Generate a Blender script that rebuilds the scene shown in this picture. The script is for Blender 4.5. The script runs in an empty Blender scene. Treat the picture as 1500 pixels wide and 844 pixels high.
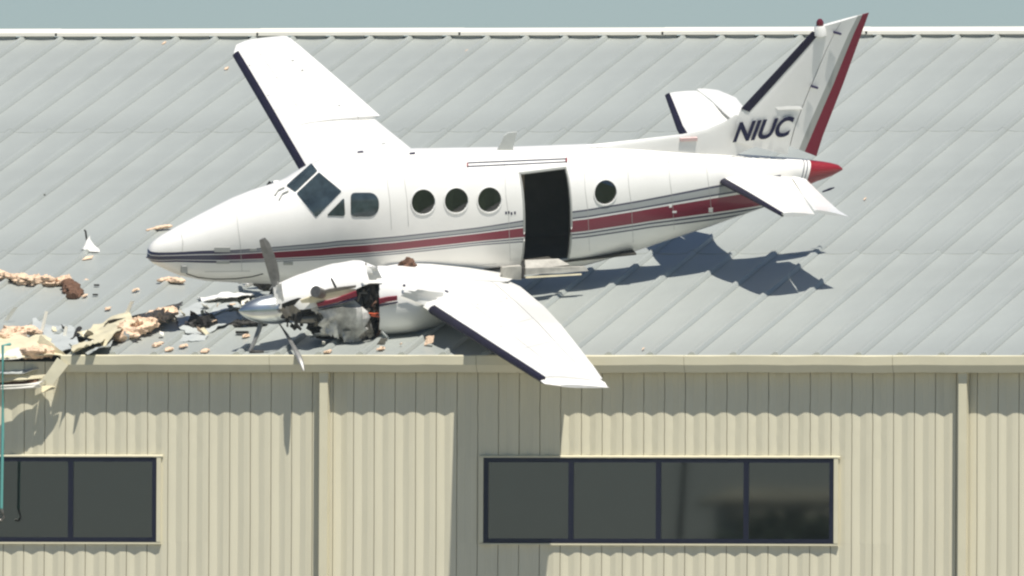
import bpy, bmesh, math, random
from mathutils import Vector, Matrix, noise
from mathutils.bvhtree import BVHTree
random.seed(4)
R = math.radians
SC = bpy.context.scene
COL = SC.collection

# ------------------------------------------------------------------ camera
cam_v = Vector((-0.25877963, 0.96577871, 0.01745241)).normalized()
cam_r = Vector((0.96593639, 0.25873738, 0.00467559)).normalized()
cam_u = Vector((0.0, -0.01806786, 0.99983676)).normalized()
CAM = Vector((98.33625777, -367.01308665, 4.31859234))
FPX = 39172.704
cd = bpy.data.cameras.new('camera'); cam = bpy.data.objects.new('camera', cd); COL.objects.link(cam)
cd.sensor_width = 36; cd.lens = 36 * FPX / 1500; cd.clip_start = 1; cd.clip_end = 6000
mw = Matrix.Identity(4)
for i in range(3):
    mw[i][0] = cam_r[i]; mw[i][1] = cam_u[i]; mw[i][2] = -cam_v[i]; mw[i][3] = CAM[i]
cam.matrix_world = mw
SC.camera = cam

# ------------------------------------------------------------------ sky, sun, exposure
s = Vector((0.8, -1.0, 2.7)).normalized()          # towards the sun
elev = math.asin(s.z); az = math.atan2(s.x, s.y)
W = bpy.data.worlds.new('World'); SC.world = W; W.use_nodes = True
nt = W.node_tree; nt.nodes.clear()
sky = nt.nodes.new('ShaderNodeTexSky'); sky.sky_type = 'NISHITA'; sky.sun_disc = False
sky.sun_elevation = elev; sky.sun_rotation = az
sky.altitude = 1000; sky.air_density = 1.0; sky.dust_density = 0.35; sky.ozone_density = 7.0
bg = nt.nodes.new('ShaderNodeBackground'); bg.inputs[1].default_value = 0.052
wo = nt.nodes.new('ShaderNodeOutputWorld')
nt.links.new(sky.outputs[0], bg.inputs[0]); nt.links.new(bg.outputs[0], wo.inputs[0])
sd = bpy.data.lights.new('sun', 'SUN'); sd.energy = 4.5; sd.angle = R(0.5); sd.color = (1.0, 0.965, 0.9)
sun = bpy.data.objects.new('sun', sd); COL.objects.link(sun)
sun.rotation_euler = s.to_track_quat('Z', 'Y').to_euler()
SC.view_settings.view_transform = 'Standard'; SC.view_settings.look = 'None'
SC.view_settings.exposure = 0.5; SC.view_settings.gamma = 1.0
SC.render.engine = 'CYCLES'
SC.cycles.filter_width = 2.3

# ------------------------------------------------------------------ materials
def mat(name, col, rough=.6, metal=0., spec=.5, var=.0, scale=3., bump=0., bscale=20., streak=None, coat=0.):
    m = bpy.data.materials.new(name); m.use_nodes = True
    t = m.node_tree; b = t.nodes['Principled BSDF']
    b.inputs['Base Color'].default_value = (*col, 1); b.inputs['Roughness'].default_value = rough
    b.inputs['Metallic'].default_value = metal; b.inputs['Specular IOR Level'].default_value = spec
    b.inputs['Coat Weight'].default_value = coat
    tc = t.nodes.new('ShaderNodeTexCoord')
    if var > 0:
        mp = t.nodes.new('ShaderNodeMapping'); t.links.new(tc.outputs['Object'], mp.inputs[0])
        if streak: mp.inputs['Scale'].default_value = streak
        n = t.nodes.new('ShaderNodeTexNoise'); n.inputs['Scale'].default_value = scale; n.inputs['Detail'].default_value = 6
        n.inputs['Roughness'].default_value = .6
        t.links.new(mp.outputs[0], n.inputs['Vector'])
        r = t.nodes.new('ShaderNodeMapRange'); r.inputs[1].default_value = .3; r.inputs[2].default_value = .7
        r.inputs[3].default_value = 1 - var; r.inputs[4].default_value = 1 + var * .5
        t.links.new(n.outputs[0], r.inputs[0])
        mx = t.nodes.new('ShaderNodeVectorMath'); mx.operation = 'SCALE'; mx.inputs[0].default_value = col
        t.links.new(r.outputs[0], mx.inputs['Scale']); t.links.new(mx.outputs[0], b.inputs['Base Color'])
    if bump > 0:
        n2 = t.nodes.new('ShaderNodeTexNoise'); n2.inputs['Scale'].default_value = bscale; n2.inputs['Detail'].default_value = 4
        t.links.new(tc.outputs['Object'], n2.inputs['Vector'])
        bp = t.nodes.new('ShaderNodeBump'); bp.inputs['Strength'].default_value = bump; bp.inputs['Distance'].default_value = .02
        t.links.new(n2.outputs[0], bp.inputs['Height']); t.links.new(bp.outputs[0], b.inputs['Normal'])
    return m
M = {}
M['roof'] = mat('galvanised_roof', (.35, .368, .338), .42, .1, .5, .09, .9, .10, 2., streak=(1.2, .5, 1))
M['wall'] = mat('cream_wall_paint', (.635, .59, .435), .5, 0, .4, .07, 1.5, streak=(2, 2, .3))
M['trim'] = mat('cream_trim', (.64, .59, .42), .45, 0, .4, .06, 2.)
M['ridge'] = mat('ridge_trim', (.78, .74, .64), .5, 0, .4, .05, 2.)
M['frame'] = mat('bronze_window_frame', (.012, .012, .028), .35, .3, .5)
M['blind'] = mat('grey_green_shade', (.10, .145, .135), .9, var=.08, scale=1.)
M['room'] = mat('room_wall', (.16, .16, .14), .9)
M['white'] = mat('white_aircraft_paint', (.76, .745, .70), .32, 0, .5, .05, 2.2, coat=.3)
M['white_worn'] = mat('white_paint_worn', (.80, .78, .73), .45, 0, .5, .12, 6., .35, 14.)
M['sooty'] = mat('sooty_white_cowl', (.60, .58, .53), .5, 0, .4, .75, 4., .5, 9.)
M['navy'] = mat('navy_paint', (.018, .012, .05), .4)
M['boot'] = mat('black_rubber_boot', (.010, .008, .022), .6, 0, .2, var=.3, scale=6)
M['maroon'] = mat('maroon_paint', (.20, .010, .028), .4, 0, .3)
M['red'] = mat('red_cone_paint', (.36, .045, .035), .4, var=.15, scale=8)
M['greypaint'] = mat('grey_trim_paint', (.36, .36, .33), .45)
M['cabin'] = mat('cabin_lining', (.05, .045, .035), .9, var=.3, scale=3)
M['panel'] = mat('cabin_panel', (.34, .27, .20), .8, var=.2, scale=5)
M['dark'] = mat('sooty_metal', (.03, .027, .023), .6, .4, .5, .5, 12., .6, 20.)
M['steel'] = mat('engine_steel', (.20, .185, .16), .42, .7, .5, .4, 9., .4, 25.)
M['blade'] = mat('prop_blade_grey', (.26, .255, .24), .5, .5, .5, .25, 10.)
M['chrome'] = mat('polished_spinner', (.58, .61, .61), .30, .95, .5, .1, 5.)
M['insul'] = mat('peach_insulation', (.74, .54, .38), .95, 0, .1, .28, 9., 1., 25.)
M['insul_dark'] = mat('scorched_insulation', (.16, .09, .06), .95, 0, .1, .5, 9., 1., 25.)
M['tornroof'] = mat('torn_sheet', (.42, .44, .42), .5, 0, .5, .15, 6., .3, 10.)
M['torncream'] = mat('torn_cream_sheet', (.60, .54, .37), .5, 0, .4, .12, 6., .3, 10.)
M['void'] = mat('cavity_shade', (.035, .03, .028), .9, var=.4, scale=6)  # near-black colour carries the shade inside roof gaps
M['wire'] = mat('orange_wire', (.55, .09, .03), .5)
M['teal'] = mat('teal_rope', (.10, .33, .29), .7)
M['grass'] = mat('grass_field', (.055, .085, .03), 1., var=.4, scale=.05)
M['concrete'] = mat('apron_concrete', (.30, .29, .27), .9, var=.15, scale=.3)
M['beacon'] = mat('beacon_red_glass', (.12, .01, .02), .2)
M['ink'] = mat('navy_lettering', (.010, .010, .04), .6, 0, .2)
M['pinkink'] = mat('faded_red_print', (.66, .46, .43), .6)
def glass(name, tint, rough=.022, ior=1.5):
    m = bpy.data.materials.new(name); m.use_nodes = True
    t = m.node_tree; t.nodes.clear()
    tr = t.nodes.new('ShaderNodeBsdfTransparent'); tr.inputs[0].default_value = (*tint, 1)
    gl = t.nodes.new('ShaderNodeBsdfGlossy'); gl.inputs[1].default_value = rough
    fr = t.nodes.new('ShaderNodeFresnel'); fr.inputs[0].default_value = ior
    mx = t.nodes.new('ShaderNodeMixShader'); o = t.nodes.new('ShaderNodeOutputMaterial')
    t.links.new(fr.outputs[0], mx.inputs[0]); t.links.new(tr.outputs[0], mx.inputs[1]); t.links.new(gl.outputs[0], mx.inputs[2])
    t.links.new(mx.outputs[0], o.inputs[0]); return m
M['winglass'] = glass('tinted_window_glass', (.52, .56, .54), ior=2.15)
M['cabglass'] = glass('cabin_window_glass', (.30, .36, .32), ior=2.1)
M['shield'] = mat('windshield_glass', (.035, .05, .055), .06, 0, .8, .6, 5.)

# fuselage livery: stripe position comes from the vertex attribute 'band'
def livery():
    m = mat('fuselage_livery', (.77, .75, .70), .32, 0, .5, .05, 2.2, coat=.3)
    t = m.node_tree; b = t.nodes['Principled BSDF']
    base = b.inputs['Base Color'].links[0].from_socket
    at = t.nodes.new('ShaderNodeAttribute'); at.attribute_name = 'band'
    tc = t.nodes.new('ShaderNodeTexCoord'); sx = t.nodes.new('ShaderNodeSeparateXYZ'); t.links.new(tc.outputs['Object'], sx.inputs[0])
    def ramp(sock, stops):
        r = t.nodes.new('ShaderNodeValToRGB'); r.color_ramp.interpolation = 'CONSTANT'
        e = r.color_ramp.elements
        e[0].position = 0; e[0].color = stops[0][1]; e[1].position = stops[1][0]; e[1].color = stops[1][1]
        for p, c in stops[2:]:
            k = e.new(p); k.color = c
        t.links.new(sock, r.inputs[0]); return r
    mr = t.nodes.new('ShaderNodeMapRange'); mr.inputs[1].default_value = -1; mr.inputs[2].default_value = 3
    t.links.new(at.outputs['Fac'], mr.inputs[0])
    q = lambda v: (v + 1) / 4
    w0 = (1, 1, 1, 0); mar = (.20, .010, .028, 1); gr = (.33, .34, .33, 1); dk = (.06, .06, .09, 1)
    rp = ramp(mr.outputs[0], [(0, w0), (q(-.58), dk), (q(-.46), (.62, .61, .58, 1)), (q(-.28), dk), (q(-.14), w0), (q(0), mar), (q(1.0), w0), (q(1.14), dk), (q(1.26), gr), (q(1.66), dk), (q(1.80), w0)])
    # stripe turns navy towards the nose
    nv = t.nodes.new('ShaderNodeMapRange'); nv.inputs[1].default_value = -1.7; nv.inputs[2].default_value = -.9
    t.links.new(sx.outputs[0], nv.inputs[0])
    m0 = t.nodes.new('ShaderNodeMix'); m0.data_type = 'RGBA'; m0.inputs[7].default_value = (.02, .02, .06, 1)
    t.links.new(nv.outputs[0], m0.inputs[0]); t.links.new(rp.outputs[0], m0.inputs[6])
    m1 = t.nodes.new('ShaderNodeMix'); m1.data_type = 'RGBA'
    t.links.new(rp.outputs[1], m1.inputs[0]); t.links.new(base, m1.inputs[6]); t.links.new(m0.outputs[2], m1.inputs[7])
    # red tail cone and its dark rings
    mr2 = t.nodes.new('ShaderNodeMapRange'); mr2.inputs[1].default_value = -11; mr2.inputs[2].default_value = -9
    sl = t.nodes.new('ShaderNodeMath'); sl.operation = 'MULTIPLY_ADD'; sl.inputs[1].default_value = .35
    t.links.new(sx.outputs[2], sl.inputs[0]); t.links.new(sx.outputs[0], sl.inputs[2])
    t.links.new(sl.outputs[0], mr2.inputs[0])
    z = lambda v: (v + 11) / 2
    rp2 = ramp(mr2.outputs[0], [(0, (.24, .010, .016, 1)), (z(-9.86), (1, 1, 1, 0)), (z(-9.82), dk), (z(-9.80), (1, 1, 1, 0)), (z(-9.765), dk), (z(-9.745), (1, 1, 1, 0))])
    m2 = t.nodes.new('ShaderNodeMix'); m2.data_type = 'RGBA'
    t.links.new(rp2.outputs[1], m2.inputs[0]); t.links.new(m1.outputs[2], m2.inputs[6]); t.links.new(rp2.outputs[0], m2.inputs[7])
    t.links.new(m2.outputs[2], b.inputs['Base Color'])
    return m
M['livery'] = livery()

# ------------------------------------------------------------------ object helpers
def tag(o, label=None, cat=None, group=None, kind=None):
    if label: o['label'] = label
    if cat: o['category'] = cat
    if group: o['group'] = group
    if kind: o['kind'] = kind
    return o
def empty(name, loc=(0, 0, 0)):
    o = bpy.data.objects.new(name, None); COL.objects.link(o); o.location = loc; return o
def mobj(name, verts, faces, mats, parent=None, mi=None, smooth=None):
    me = bpy.data.meshes.new(name)
    me.from_pydata([tuple(v) for v in verts], [], faces)
    if not isinstance(mats, (list, tuple)): mats = [mats]
    for m in mats: me.materials.append(m)
    if mi:
        for p, k in zip(me.polygons, mi): p.material_index = k
    bm = bmesh.new(); bm.from_mesh(me); bmesh.ops.remove_doubles(bm, verts=bm.verts, dist=1e-5)
    bmesh.ops.recalc_face_normals(bm, faces=bm.faces); bm.to_mesh(me); bm.free()
    if smooth is not None:
        for p in me.polygons: p.use_smooth = True
        me.set_sharp_from_angle(angle=R(smooth))
    o = bpy.data.objects.new(name, me); COL.objects.link(o)
    if parent: o.parent = parent
    return o
class MB:
    def __init__(s): s.v = []; s.f = []; s.m = []
    def add(s, vs, fs, k=0):
        n = len(s.v); s.v += [Vector(v) for v in vs]; s.f += [tuple(i + n for i in f) for f in fs]; s.m += [k] * len(fs)
    def box(s, a, b, k=0):
        x0, y0, z0 = a; x1, y1, z1 = b
        s.add([(x0, y0, z0), (x1, y0, z0), (x1, y1, z0), (x0, y1, z0), (x0, y0, z1), (x1, y0, z1), (x1, y1, z1), (x0, y1, z1)],
              [(0, 3, 2, 1), (4, 5, 6, 7), (0, 1, 5, 4), (1, 2, 6, 5), (2, 3, 7, 6), (3, 0, 4, 7)], k)
    def tube(s, pts, rad, n=8, k=0, flat=1.):
        pts = [Vector(p) for p in pts]; rad = rad if isinstance(rad, (list, tuple)) else [rad] * len(pts)
        base = len(s.v)
        for i, p in enumerate(pts):
            d = (pts[min(i + 1, len(pts) - 1)] - pts[max(i - 1, 0)]).normalized()
            a = d.cross(Vector((0, .13, 1))); a = a.normalized() if a.length > .05 else Vector((1, 0, 0)); b = d.cross(a)
            for j in range(n):
                t = 2 * math.pi * j / n; s.v.append(p + a * rad[i] * math.cos(t) + b * rad[i] * flat * math.sin(t))
        for i in range(len(pts) - 1):
            for j in range(n):
                s.f.append((base + i * n + j, base + i * n + (j + 1) % n, base + (i + 1) * n + (j + 1) % n, base + (i + 1) * n + j)); s.m.append(k)
        s.f.append(tuple(base + j for j in range(n))[::-1]); s.m.append(k)
        s.f.append(tuple(base + (len(pts) - 1) * n + j for j in range(n))); s.m.append(k)
    def prism(s, poly, d, k=0):      # poly: 3D points of a face, d: extrusion vector
        poly = [Vector(p) for p in poly]; d = Vector(d); n = len(poly)
        s.add(poly + [p + d for p in poly], [tuple(range(n))[::-1], tuple(range(n, 2 * n))] + [(i, (i + 1) % n, n + (i + 1) % n, n + i) for i in range(n)], k)
    def build(s, name, mats, parent=None, smooth=None):
        return mobj(name, s.v, s.f, mats, parent, s.m, smooth)

# ------------------------------------------------------------------ the hangar
EZ = 10.0; SL = .225; RW = 22.95; RZ = EZ + SL * RW
def rp(x, y, h=0.):                    # a point on the roof, h above the sheet
    return Vector((x, y, EZ + SL * y + h))
def ray(px, py):
    return (cam_v + cam_r * ((px - 750) / FPX) - cam_u * ((py - 422) / FPX)).normalized()
nroof = Vector((0, -SL, 1)).normalized()
def on_roof(px, py, h=0.):             # roof point seen at a photo position
    d = ray(px, py); o = Vector((0, 0, EZ + h)); t = ((o - CAM) @ nroof) / (d @ nroof)
    return CAM + d * t
def on_y(px, py, y=0.):
    d = ray(px, py); return CAM + d * ((y - CAM.y) / d.y)

tagk = dict(kind='structure')
g = MB(); g.add([(-3000, -3000, 0), (3000, -3000, 0), (3000, 3000, 0), (-3000, 3000, 0)], [(0, 1, 2, 3)])
tag(g.build('ground', M['grass']), 'flat grass field round the hangar', **tagk)
g = MB(); g.add([(-60, -30, .004), (60, -30, .004), (60, -.3, .004), (-60, -.3, .004)], [(0, 1, 2, 3)])
tag(g.build('apron', M['concrete']), 'concrete apron in front of the hangar wall', **tagk)

hangar = empty('hangar', (0, 0, 0))
tag(hangar, 'cream ribbed metal hangar with grey standing seam roof under the crashed aircraft', 'building')
PITCH = .6096
X0 = on_roof(20 + 555/4.99 + 1200 - 20, 518).x   # a rib foot seen on the eave, right of frame centre
X0 = on_y(1311, 518).x
LAP1 = on_roof(750, 371).y; LAP2 = on_roof(750, 193).y
def panel_mesh(y0, y1, name, z0=0., wob=0):
    # trapezoid rib on the left edge, shallow pencil ribs in the pan, closed thin edges
    prof = [(0, 0), (.065, .046), (.112, .046), (.142, 0), (.144, -.012), (.152, -.012), (.154, 0), (.21, -.005), (.29, -.009), (.37, -.011), (.45, -.010), (.54, -.005), (PITCH, 0)]
    n = len(prof); ny = 6; v = []; f = []
    rr = random.Random(wob)
    for j in range(ny):
        y = y0 + (y1 - y0) * j / (ny - 1)
        for i, (x, z) in enumerate(prof):
            dz = 0 if i < 7 or i == n - 1 else rr.uniform(-.002, .002)
            v.append((x, y - y0, SL * (y - y0) + z + dz))
    for j in range(ny - 1):
        for i in range(n - 1): f.append((j * n + i, j * n + i + 1, (j + 1) * n + i + 1, (j + 1) * n + i))
    b = len(v); v += [(x, 0, -.035) for x, z in prof]
    for i in range(n - 1): f.append((b + i, b + i + 1, i + 1, i))
    me = bpy.data.meshes.new(name); me.from_pydata(v, [], f); me.materials.append(M['roof']); me.update()
    for p in me.polygons: p.use_smooth = True
    me.set_sharp_from_angle(angle=R(15)); return me
courses = [(-.03, LAP1 + .03, 0), (LAP1 - .03, LAP2 + .03, .007), (LAP2 - .03, RW - .02, .014)]
TORNX = on_y(84, 520).x
kmin = math.floor((on_y(0, 520).x - X0) / PITCH) - 14; kmax = math.ceil((on_y(1500, 520).x - X0) / PITCH) + 8
short_y = on_roof(60, 492).y
variants = {(c, w): panel_mesh(a, b, 'roof_panel', 0, c * 10 + w) for c, (a, b, h) in enumerate(courses) for w in range(4)}
torn_mesh = panel_mesh(short_y, courses[0][1], 'roof_panel', 0, 77)
for k in range(kmin, kmax):
    for c, (a, b, h) in enumerate(courses):
        x = X0 + k * PITCH
        if c == 0 and x + PITCH * .6 < TORNX:
            if x < on_y(-60, 520).x - 3: me, a2 = variants[(0, 0)], a
            else: me, a2 = torn_mesh, short_y
        else: me, a2 = variants[(c, (k * 7 + c) % 4)], a
        o = bpy.data.objects.new('roof_panel', me); COL.objects.link(o); o.parent = hangar
        o.location = (x + .0005, a2, EZ + SL * a2 + h)
XL = X0 + kmin * PITCH; XR = X0 + kmax * PITCH
# far roof slope
m = MB(); m.add([(XL, RW + .01, RZ - .01), (XR, RW + .01, RZ - .01), (XR, 2 * RW, EZ), (XL, 2 * RW, EZ)], [(0, 1, 2, 3)])
m.build('rear_roof', M['roof'], hangar)
# ridge cap segments, closures between ribs
jx = on_y(680, 45).x
d0 = (on_roof(680, 55) - on_roof(385, 55)).x
rx = on_roof(680, 52).x
for k in range(-4, 5):
    a, b = rx + k * d0, rx + (k + 1) * d0 + .03
    m = MB(); hh = .115 + (.004 if k % 2 else 0)
    pts = [Vector((a, RW - .24, RZ - SL * .24 + hh - .05)), Vector((a, RW - .24, RZ - SL * .24 + hh)), Vector((a, RW - .02, RZ + hh + .015)), Vector((a, RW + .02, RZ + hh + .015)), Vector((a, RW + .24, RZ - SL * .24 + hh)), Vector((a, RW + .24, RZ - SL * .24 + hh - .03)), Vector((a, RW, RZ + hh - .02))]
    m.prism(pts, (b - a, 0, 0)); m.build('ridge_cap', M['ridge'], hangar)
m = MB()
for k in range(kmin, kmax):
    x = X0 + k * PITCH + .11
    m.box((x + .02, RW - .19, RZ - .08), (x + PITCH - .135, RW - .17, RZ + .05))
tag(m.build('ridge_closure', M['greypaint'], hangar), kind='stuff')

# wall panels (one metre sheets, ribs every 0.3048 m), openings for the two ribbon windows
RIB = .3048
WX0 = on_y(1100 + 95 / 3.75, 560).x
prof0 = [(0, 0), (.001, .032), (.010, .032), (.0115, 0), (.05, .004), (.118, .017), (.124, .0175), (.17, .009), (.215, .000), (.26, -.001), (RIB, 0)]
def wall_mesh(z0, z1):
    pr = []
    for k in range(3): pr += [(x + k * RIB, y) for x, y in prof0[:-1]]
    pr.append((3 * RIB, 0)); n = len(pr)
    nz = 14; v = []; f = []; rr = random.Random(int(z0 * 100)); wob = [rr.uniform(-.0035, .0035) for _ in range(nz)]
    for j in range(nz):
        z = z0 + (z1 - z0) * j / (nz - 1)
        for i, (x, y) in enumerate(pr): q_ = i % 10; v.append((x + (wob[j] if 0 < i < n - 1 else 0), y + (rr.uniform(-.0012, .0012) if q_ > 4 else 0), z))
    for j in range(nz - 1):
        for i in range(n - 1): f.append((j * n + i, j * n + i + 1, (j + 1) * n + i + 1, (j + 1) * n + i))
    b = len(v); v += [(x, .045, z0) for x, y in pr]; v += [(x, .045, z1) for x, y in pr]
    for i in range(n - 1): f += [(b + i, b + i + 1, i + 1, i), ((nz - 1) * n + i, (nz - 1) * n + i + 1, b + n + i + 1, b + n + i)]
    me = bpy.data.meshes.new('wall_panel'); me.from_pydata(v, [], f); me.materials.append(M['wall']); me.update(); return me
def cut_strip(x0, x1, z0, z1, nm='wall_panel'):
    # panel clipped to an x range (for the narrow bits beside windows)
    pr = [(x0, 0)]
    k = math.floor((x0 - WX0) / RIB)
    while WX0 + k * RIB < x1:
        for x, y in prof0[:-1]:
            X = WX0 + k * RIB + x
            if x0 + .001 < X < x1 - .001: pr.append((X, y))
        k += 1
    pr.append((x1, 0)); n = len(pr)
    v = [(x, y, z0) for x, y in pr] + [(x, y, z1) for x, y in pr]
    f = [(i, i + 1, n + i + 1, n + i) for i in range(n - 1)]
    mobj(nm, v, f, M['wall'], hangar)
WT = EZ - .10
wzt = on_y(960, 671).z; wzb = on_y(960, 796).z
wins = [(on_y(709, 730).x, on_y(1222, 730).x, 4), (on_y(230, 730).x - (on_y(230, 730).x - on_y(104, 730).x) * 4, on_y(230, 730).x, 4)]
tall, low, up = wall_mesh(0, WT), wall_mesh(0, wzb), wall_mesh(wzt, WT)
PW = 3 * RIB
k0 = math.floor((XL - WX0) / PW); k1 = math.floor((XR - WX0) / PW)
def place_wall(me, x):
    o = bpy.data.objects.new('wall_panel', me); COL.objects.link(o); o.parent = hangar; o.location = (x + .0004, 0, 0)
for k in range(k0, k1):
    a = WX0 + k * PW; b = a + PW
    hit = [w for w in wins if w[0] < b - .01 and w[1] > a + .01]
    if not hit: place_wall(tall, a)
    else:
        w = hit[0]; place_wall(low, a); place_wall(up, a)
        if w[0] > a + .01: cut_strip(a, w[0], wzb, wzt)
        if w[1] < b - .01: cut_strip(w[1], b, wzb, wzt)
# back and side walls, floors behind the windows
m = MB(); yb = 2 * RW
m.box((XL - .1, yb, 0), (XR, yb + .1, EZ)); m.build('rear_wall', M['wall'], hangar)
for x in (XL - .12, XR):
    m = MB(); m.prism([(x, .03, 0), (x, yb, 0), (x, yb, EZ - .05), (x, RW, RZ - .08), (x, .03, EZ - .05)], (.1, 0, 0)); m.build('gable_wall', M['wall'], hangar)
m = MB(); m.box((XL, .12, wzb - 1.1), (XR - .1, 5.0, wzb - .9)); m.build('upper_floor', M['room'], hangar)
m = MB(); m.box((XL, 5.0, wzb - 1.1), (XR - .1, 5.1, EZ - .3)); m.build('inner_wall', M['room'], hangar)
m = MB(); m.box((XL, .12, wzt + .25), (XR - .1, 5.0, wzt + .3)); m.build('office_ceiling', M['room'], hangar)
def mullions(frame, x0, x1, n):
    out = []
    for i in range(n):
        a = x0 + (x1 - x0) * i / n + .03; b = x0 + (x1 - x0) * (i + 1) / n - .03
        m = MB(); m.box((a, -.012, wzb + .03), (b, -.006, wzt - .03)); out.append(m.build('pane', M['winglass'], frame))
    return out
for (x0, x1, n) in wins:
    m = MB(); t = .065
    m.box((x0, -.028, wzb), (x0 + t, .06, wzt)); m.box((x1 - t, -.028, wzb), (x1, .06, wzt))
    m.box((x0 + t, -.028, wzb), (x1 - t, .06, wzb + t)); m.box((x0 + t, -.028, wzt - t), (x1 - t, .06, wzt))
    for i in range(1, n):
        xm = x0 + (x1 - x0) * i / n; m.box((xm - .038, -.025, wzb + t), (xm + .038, .055, wzt - t))
    fr = m.build('window', M['frame'], hangar)
    mullions(fr, x0, x1, n)
    right = x0 > -2
    for i in range(n):
        if right and i >= 2: continue
        a = x0 + (x1 - x0) * i / n + .035; b = x0 + (x1 - x0) * (i + 1) / n - .035
        m = MB(); m.box((a, .10, wzb + .02), (b, .108, wzt - .02)); m.build('roller_shade', M['blind'], fr)
    # head and sill flashing
    m = MB(); m.prism([(x0 - .06, .0, wzt + .035), (x0 - .06, -.045, wzt + .020), (x0 - .06, -.045, wzt + .002), (x0 - .06, .0, wzt + .002)], (x1 - x0 + .15, 0, 0)); m.build('head_flashing', M['trim'], hangar)
    m = MB(); m.prism([(x0 - .06, .0, wzb - .002), (x0 - .06, -.040, wzb - .008), (x0 - .06, -.040, wzb - .030), (x0 - .06, .0, wzb - .030)], (x1 - x0 + .13, 0, 0)); m.build('window_sill', M['trim'], hangar)
    for a, b in ((x0 - .065, x0 - .003), (x1 + .003, x1 + .065)):
        m = MB(); m.box((a, -.04, wzb + .002), (b, .01, wzt)); m.build('jamb_flashing', M['trim'], hangar)
wx0, wx1, _ = wins[0]; pw_ = (wx1 - wx0) / 4
# unseen pole, tree and low pale building, added for the glass to mirror
def mirrored(px, py, Y):
    p = on_y(px, py, -.009); d = ray(px, py); d = Vector((d.x, -d.y, d.z)); return p + d * ((Y - p.y) / d.y)
pt, pb_ = mirrored(1008, 600, -70), mirrored(994, 810, -70)
m = MB(); dp = pt - pb_; foot = pb_ - dp * (pb_.z / dp.z); m.tube([foot, pb_, pt + dp * .2], [.09, .05, .045], 8)
tag(m.build('leaning_pole', M['dark']), 'dark leaning pole added to be mirrored in the third pane of the right window', 'pole')
bl_ = mirrored(1120, 760, -135); bld = empty('low_building', (bl_.x, bl_.y - 6, 0)); tag(bld, 'low pale building with two roof bands added to be mirrored in the rightmost window pane', 'building')
zA, zB, zC = mirrored(1120, 716, -135).z, mirrored(1120, 742, -135).z, mirrored(1120, 770, -135).z
M['band'] = mat('pale_roof_band', (.42, .40, .27), .8, var=.4, scale=.8)
wr_ = mirrored(1300, 730, -135).x - bl_.x; wl_ = mirrored(1075, 730, -135).x - bl_.x
lo_, hi_ = min(wl_, wr_) - 1.5, max(wl_, wr_) + 3
m = MB(); m.box((lo_, -6, 0), (hi_, 0, zB - .2)); m.box((lo_ - 2, -10, 0), (hi_, -6.1, zA - .1)); m.build('wall', M['greypaint'], bld)
m = MB(); m.prism([(lo_ - .2, .5, zC + .25), (lo_ - .2, -3, zB), (lo_ - .2, -3, zB - .1), (lo_ - .2, .5, zC + .12)], (hi_ - lo_, 0, 0)); m.build('roof', M['band'], bld)
m = MB(); m.prism([(lo_ - 2.4, -6.1, zB + .22), (lo_ - 2.4, -9, zA + .16), (lo_ - 2.4, -9, zA), (lo_ - 2.4, -6.1, zB + .1)], (hi_ - lo_ + 2, 0, 0)); m.build('roof', M['band'], bld)
M['leaf'] = mat('tree_leaves', (.06, .10, .035), .7, var=.4, scale=2.); M['bark'] = mat('tree_bark', (.09, .07, .05), .9, var=.3, scale=4)
tt = mirrored(1165, 738, -95); tree = empty('tree', (tt.x, tt.y, 0)); tag(tree, 'round green tree added to be mirrored in the lower half of the rightmost window pane', 'tree')
m = MB(); m.tube([(0, 0, 0), (.1, 0, 2), (0, .1, 4.5)], [.28, .2, .1], 8); m.tube([(.1, 0, 2), (1.2, .3, 4.4)], [.12, .04], 6); m.tube([(.1, 0, 2.2), (-1.2, -.2, 4.6)], [.12, .04], 6); m.build('trunk', M['bark'], tree)
m = MB(); rr = random.Random(12); cz = tt.z - 2.6
for i in range(2600):
    while True:
        p = Vector((rr.uniform(-1, 1), rr.uniform(-1, 1), rr.uniform(-1, 1)))
        if p.length < 1 and noise.noise(p * 2.3) > -.22: break
    p = Vector((p.x * 2.6, p.y * 2.4, p.z * 2.5 + cz)); a = Vector((rr.uniform(-1, 1), rr.uniform(-1, 1), rr.uniform(-1, 1))).normalized() * .16; b = a.cross(Vector((rr.random(), rr.random(), .3))).normalized() * .09
    m.add([p - a, p + b, p + a, p - b], [(0, 1, 2, 3)])
tag(m.build('crown', M['leaf'], tree), kind='stuff')

# gutter in lengths with a broken left end
gp = [(.0, -.005), (-.235, -.005), (-.255, -.02), (-.25, -.145), (-.20, -.25), (-.02, -.25)]
GX = [on_y(96, 530).x, on_y(698, 530).x - .3, on_y(1314, 530).x, XR]
xs = [on_y(96, 530).x]
j = on_y(1314, 530).x; js = [j - 3.05 * i for i in range(5, -1, -1)] + [j + 3.05 * i for i in (1, 2)]
xs = [xs[0]] + [x for x in js if x > xs[0] + .4] + [XR]
for a, b in zip(xs[:-1], xs[1:]):
    m = MB(); n = 8
    rr = random.Random(int(a * 10)); rows = []
    for i in range(n + 1):
        x = a + (b - .006 - a) * i / n; w = rr.uniform(-.006, .006) if 0 < i < n else 0
        rows.append([Vector((x, y - .001, EZ + z + (w if k > 1 else 0))) for k, (y, z) in enumerate(gp)])
    v = [p for r_ in rows for p in r_]; q = len(gp)
    f = [(i * q + k, i * q + (k + 1) % q, (i + 1) * q + (k + 1) % q, (i + 1) * q + k) for i in range(n) for k in range(q)]
    f += [tuple(range(q)), tuple(n * q + k for k in range(q))[::-1]]
    m.add(v, f); m.build('gutter', M['trim'], hangar)
# undamaged gutter far left (outside the photo)
a = XL; b = on_y(-90, 530).x
m = MB(); m.prism([(a, y - .001, EZ + z) for y, z in gp], (b - a, 0, 0)); m.build('gutter', M['trim'], hangar)
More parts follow.
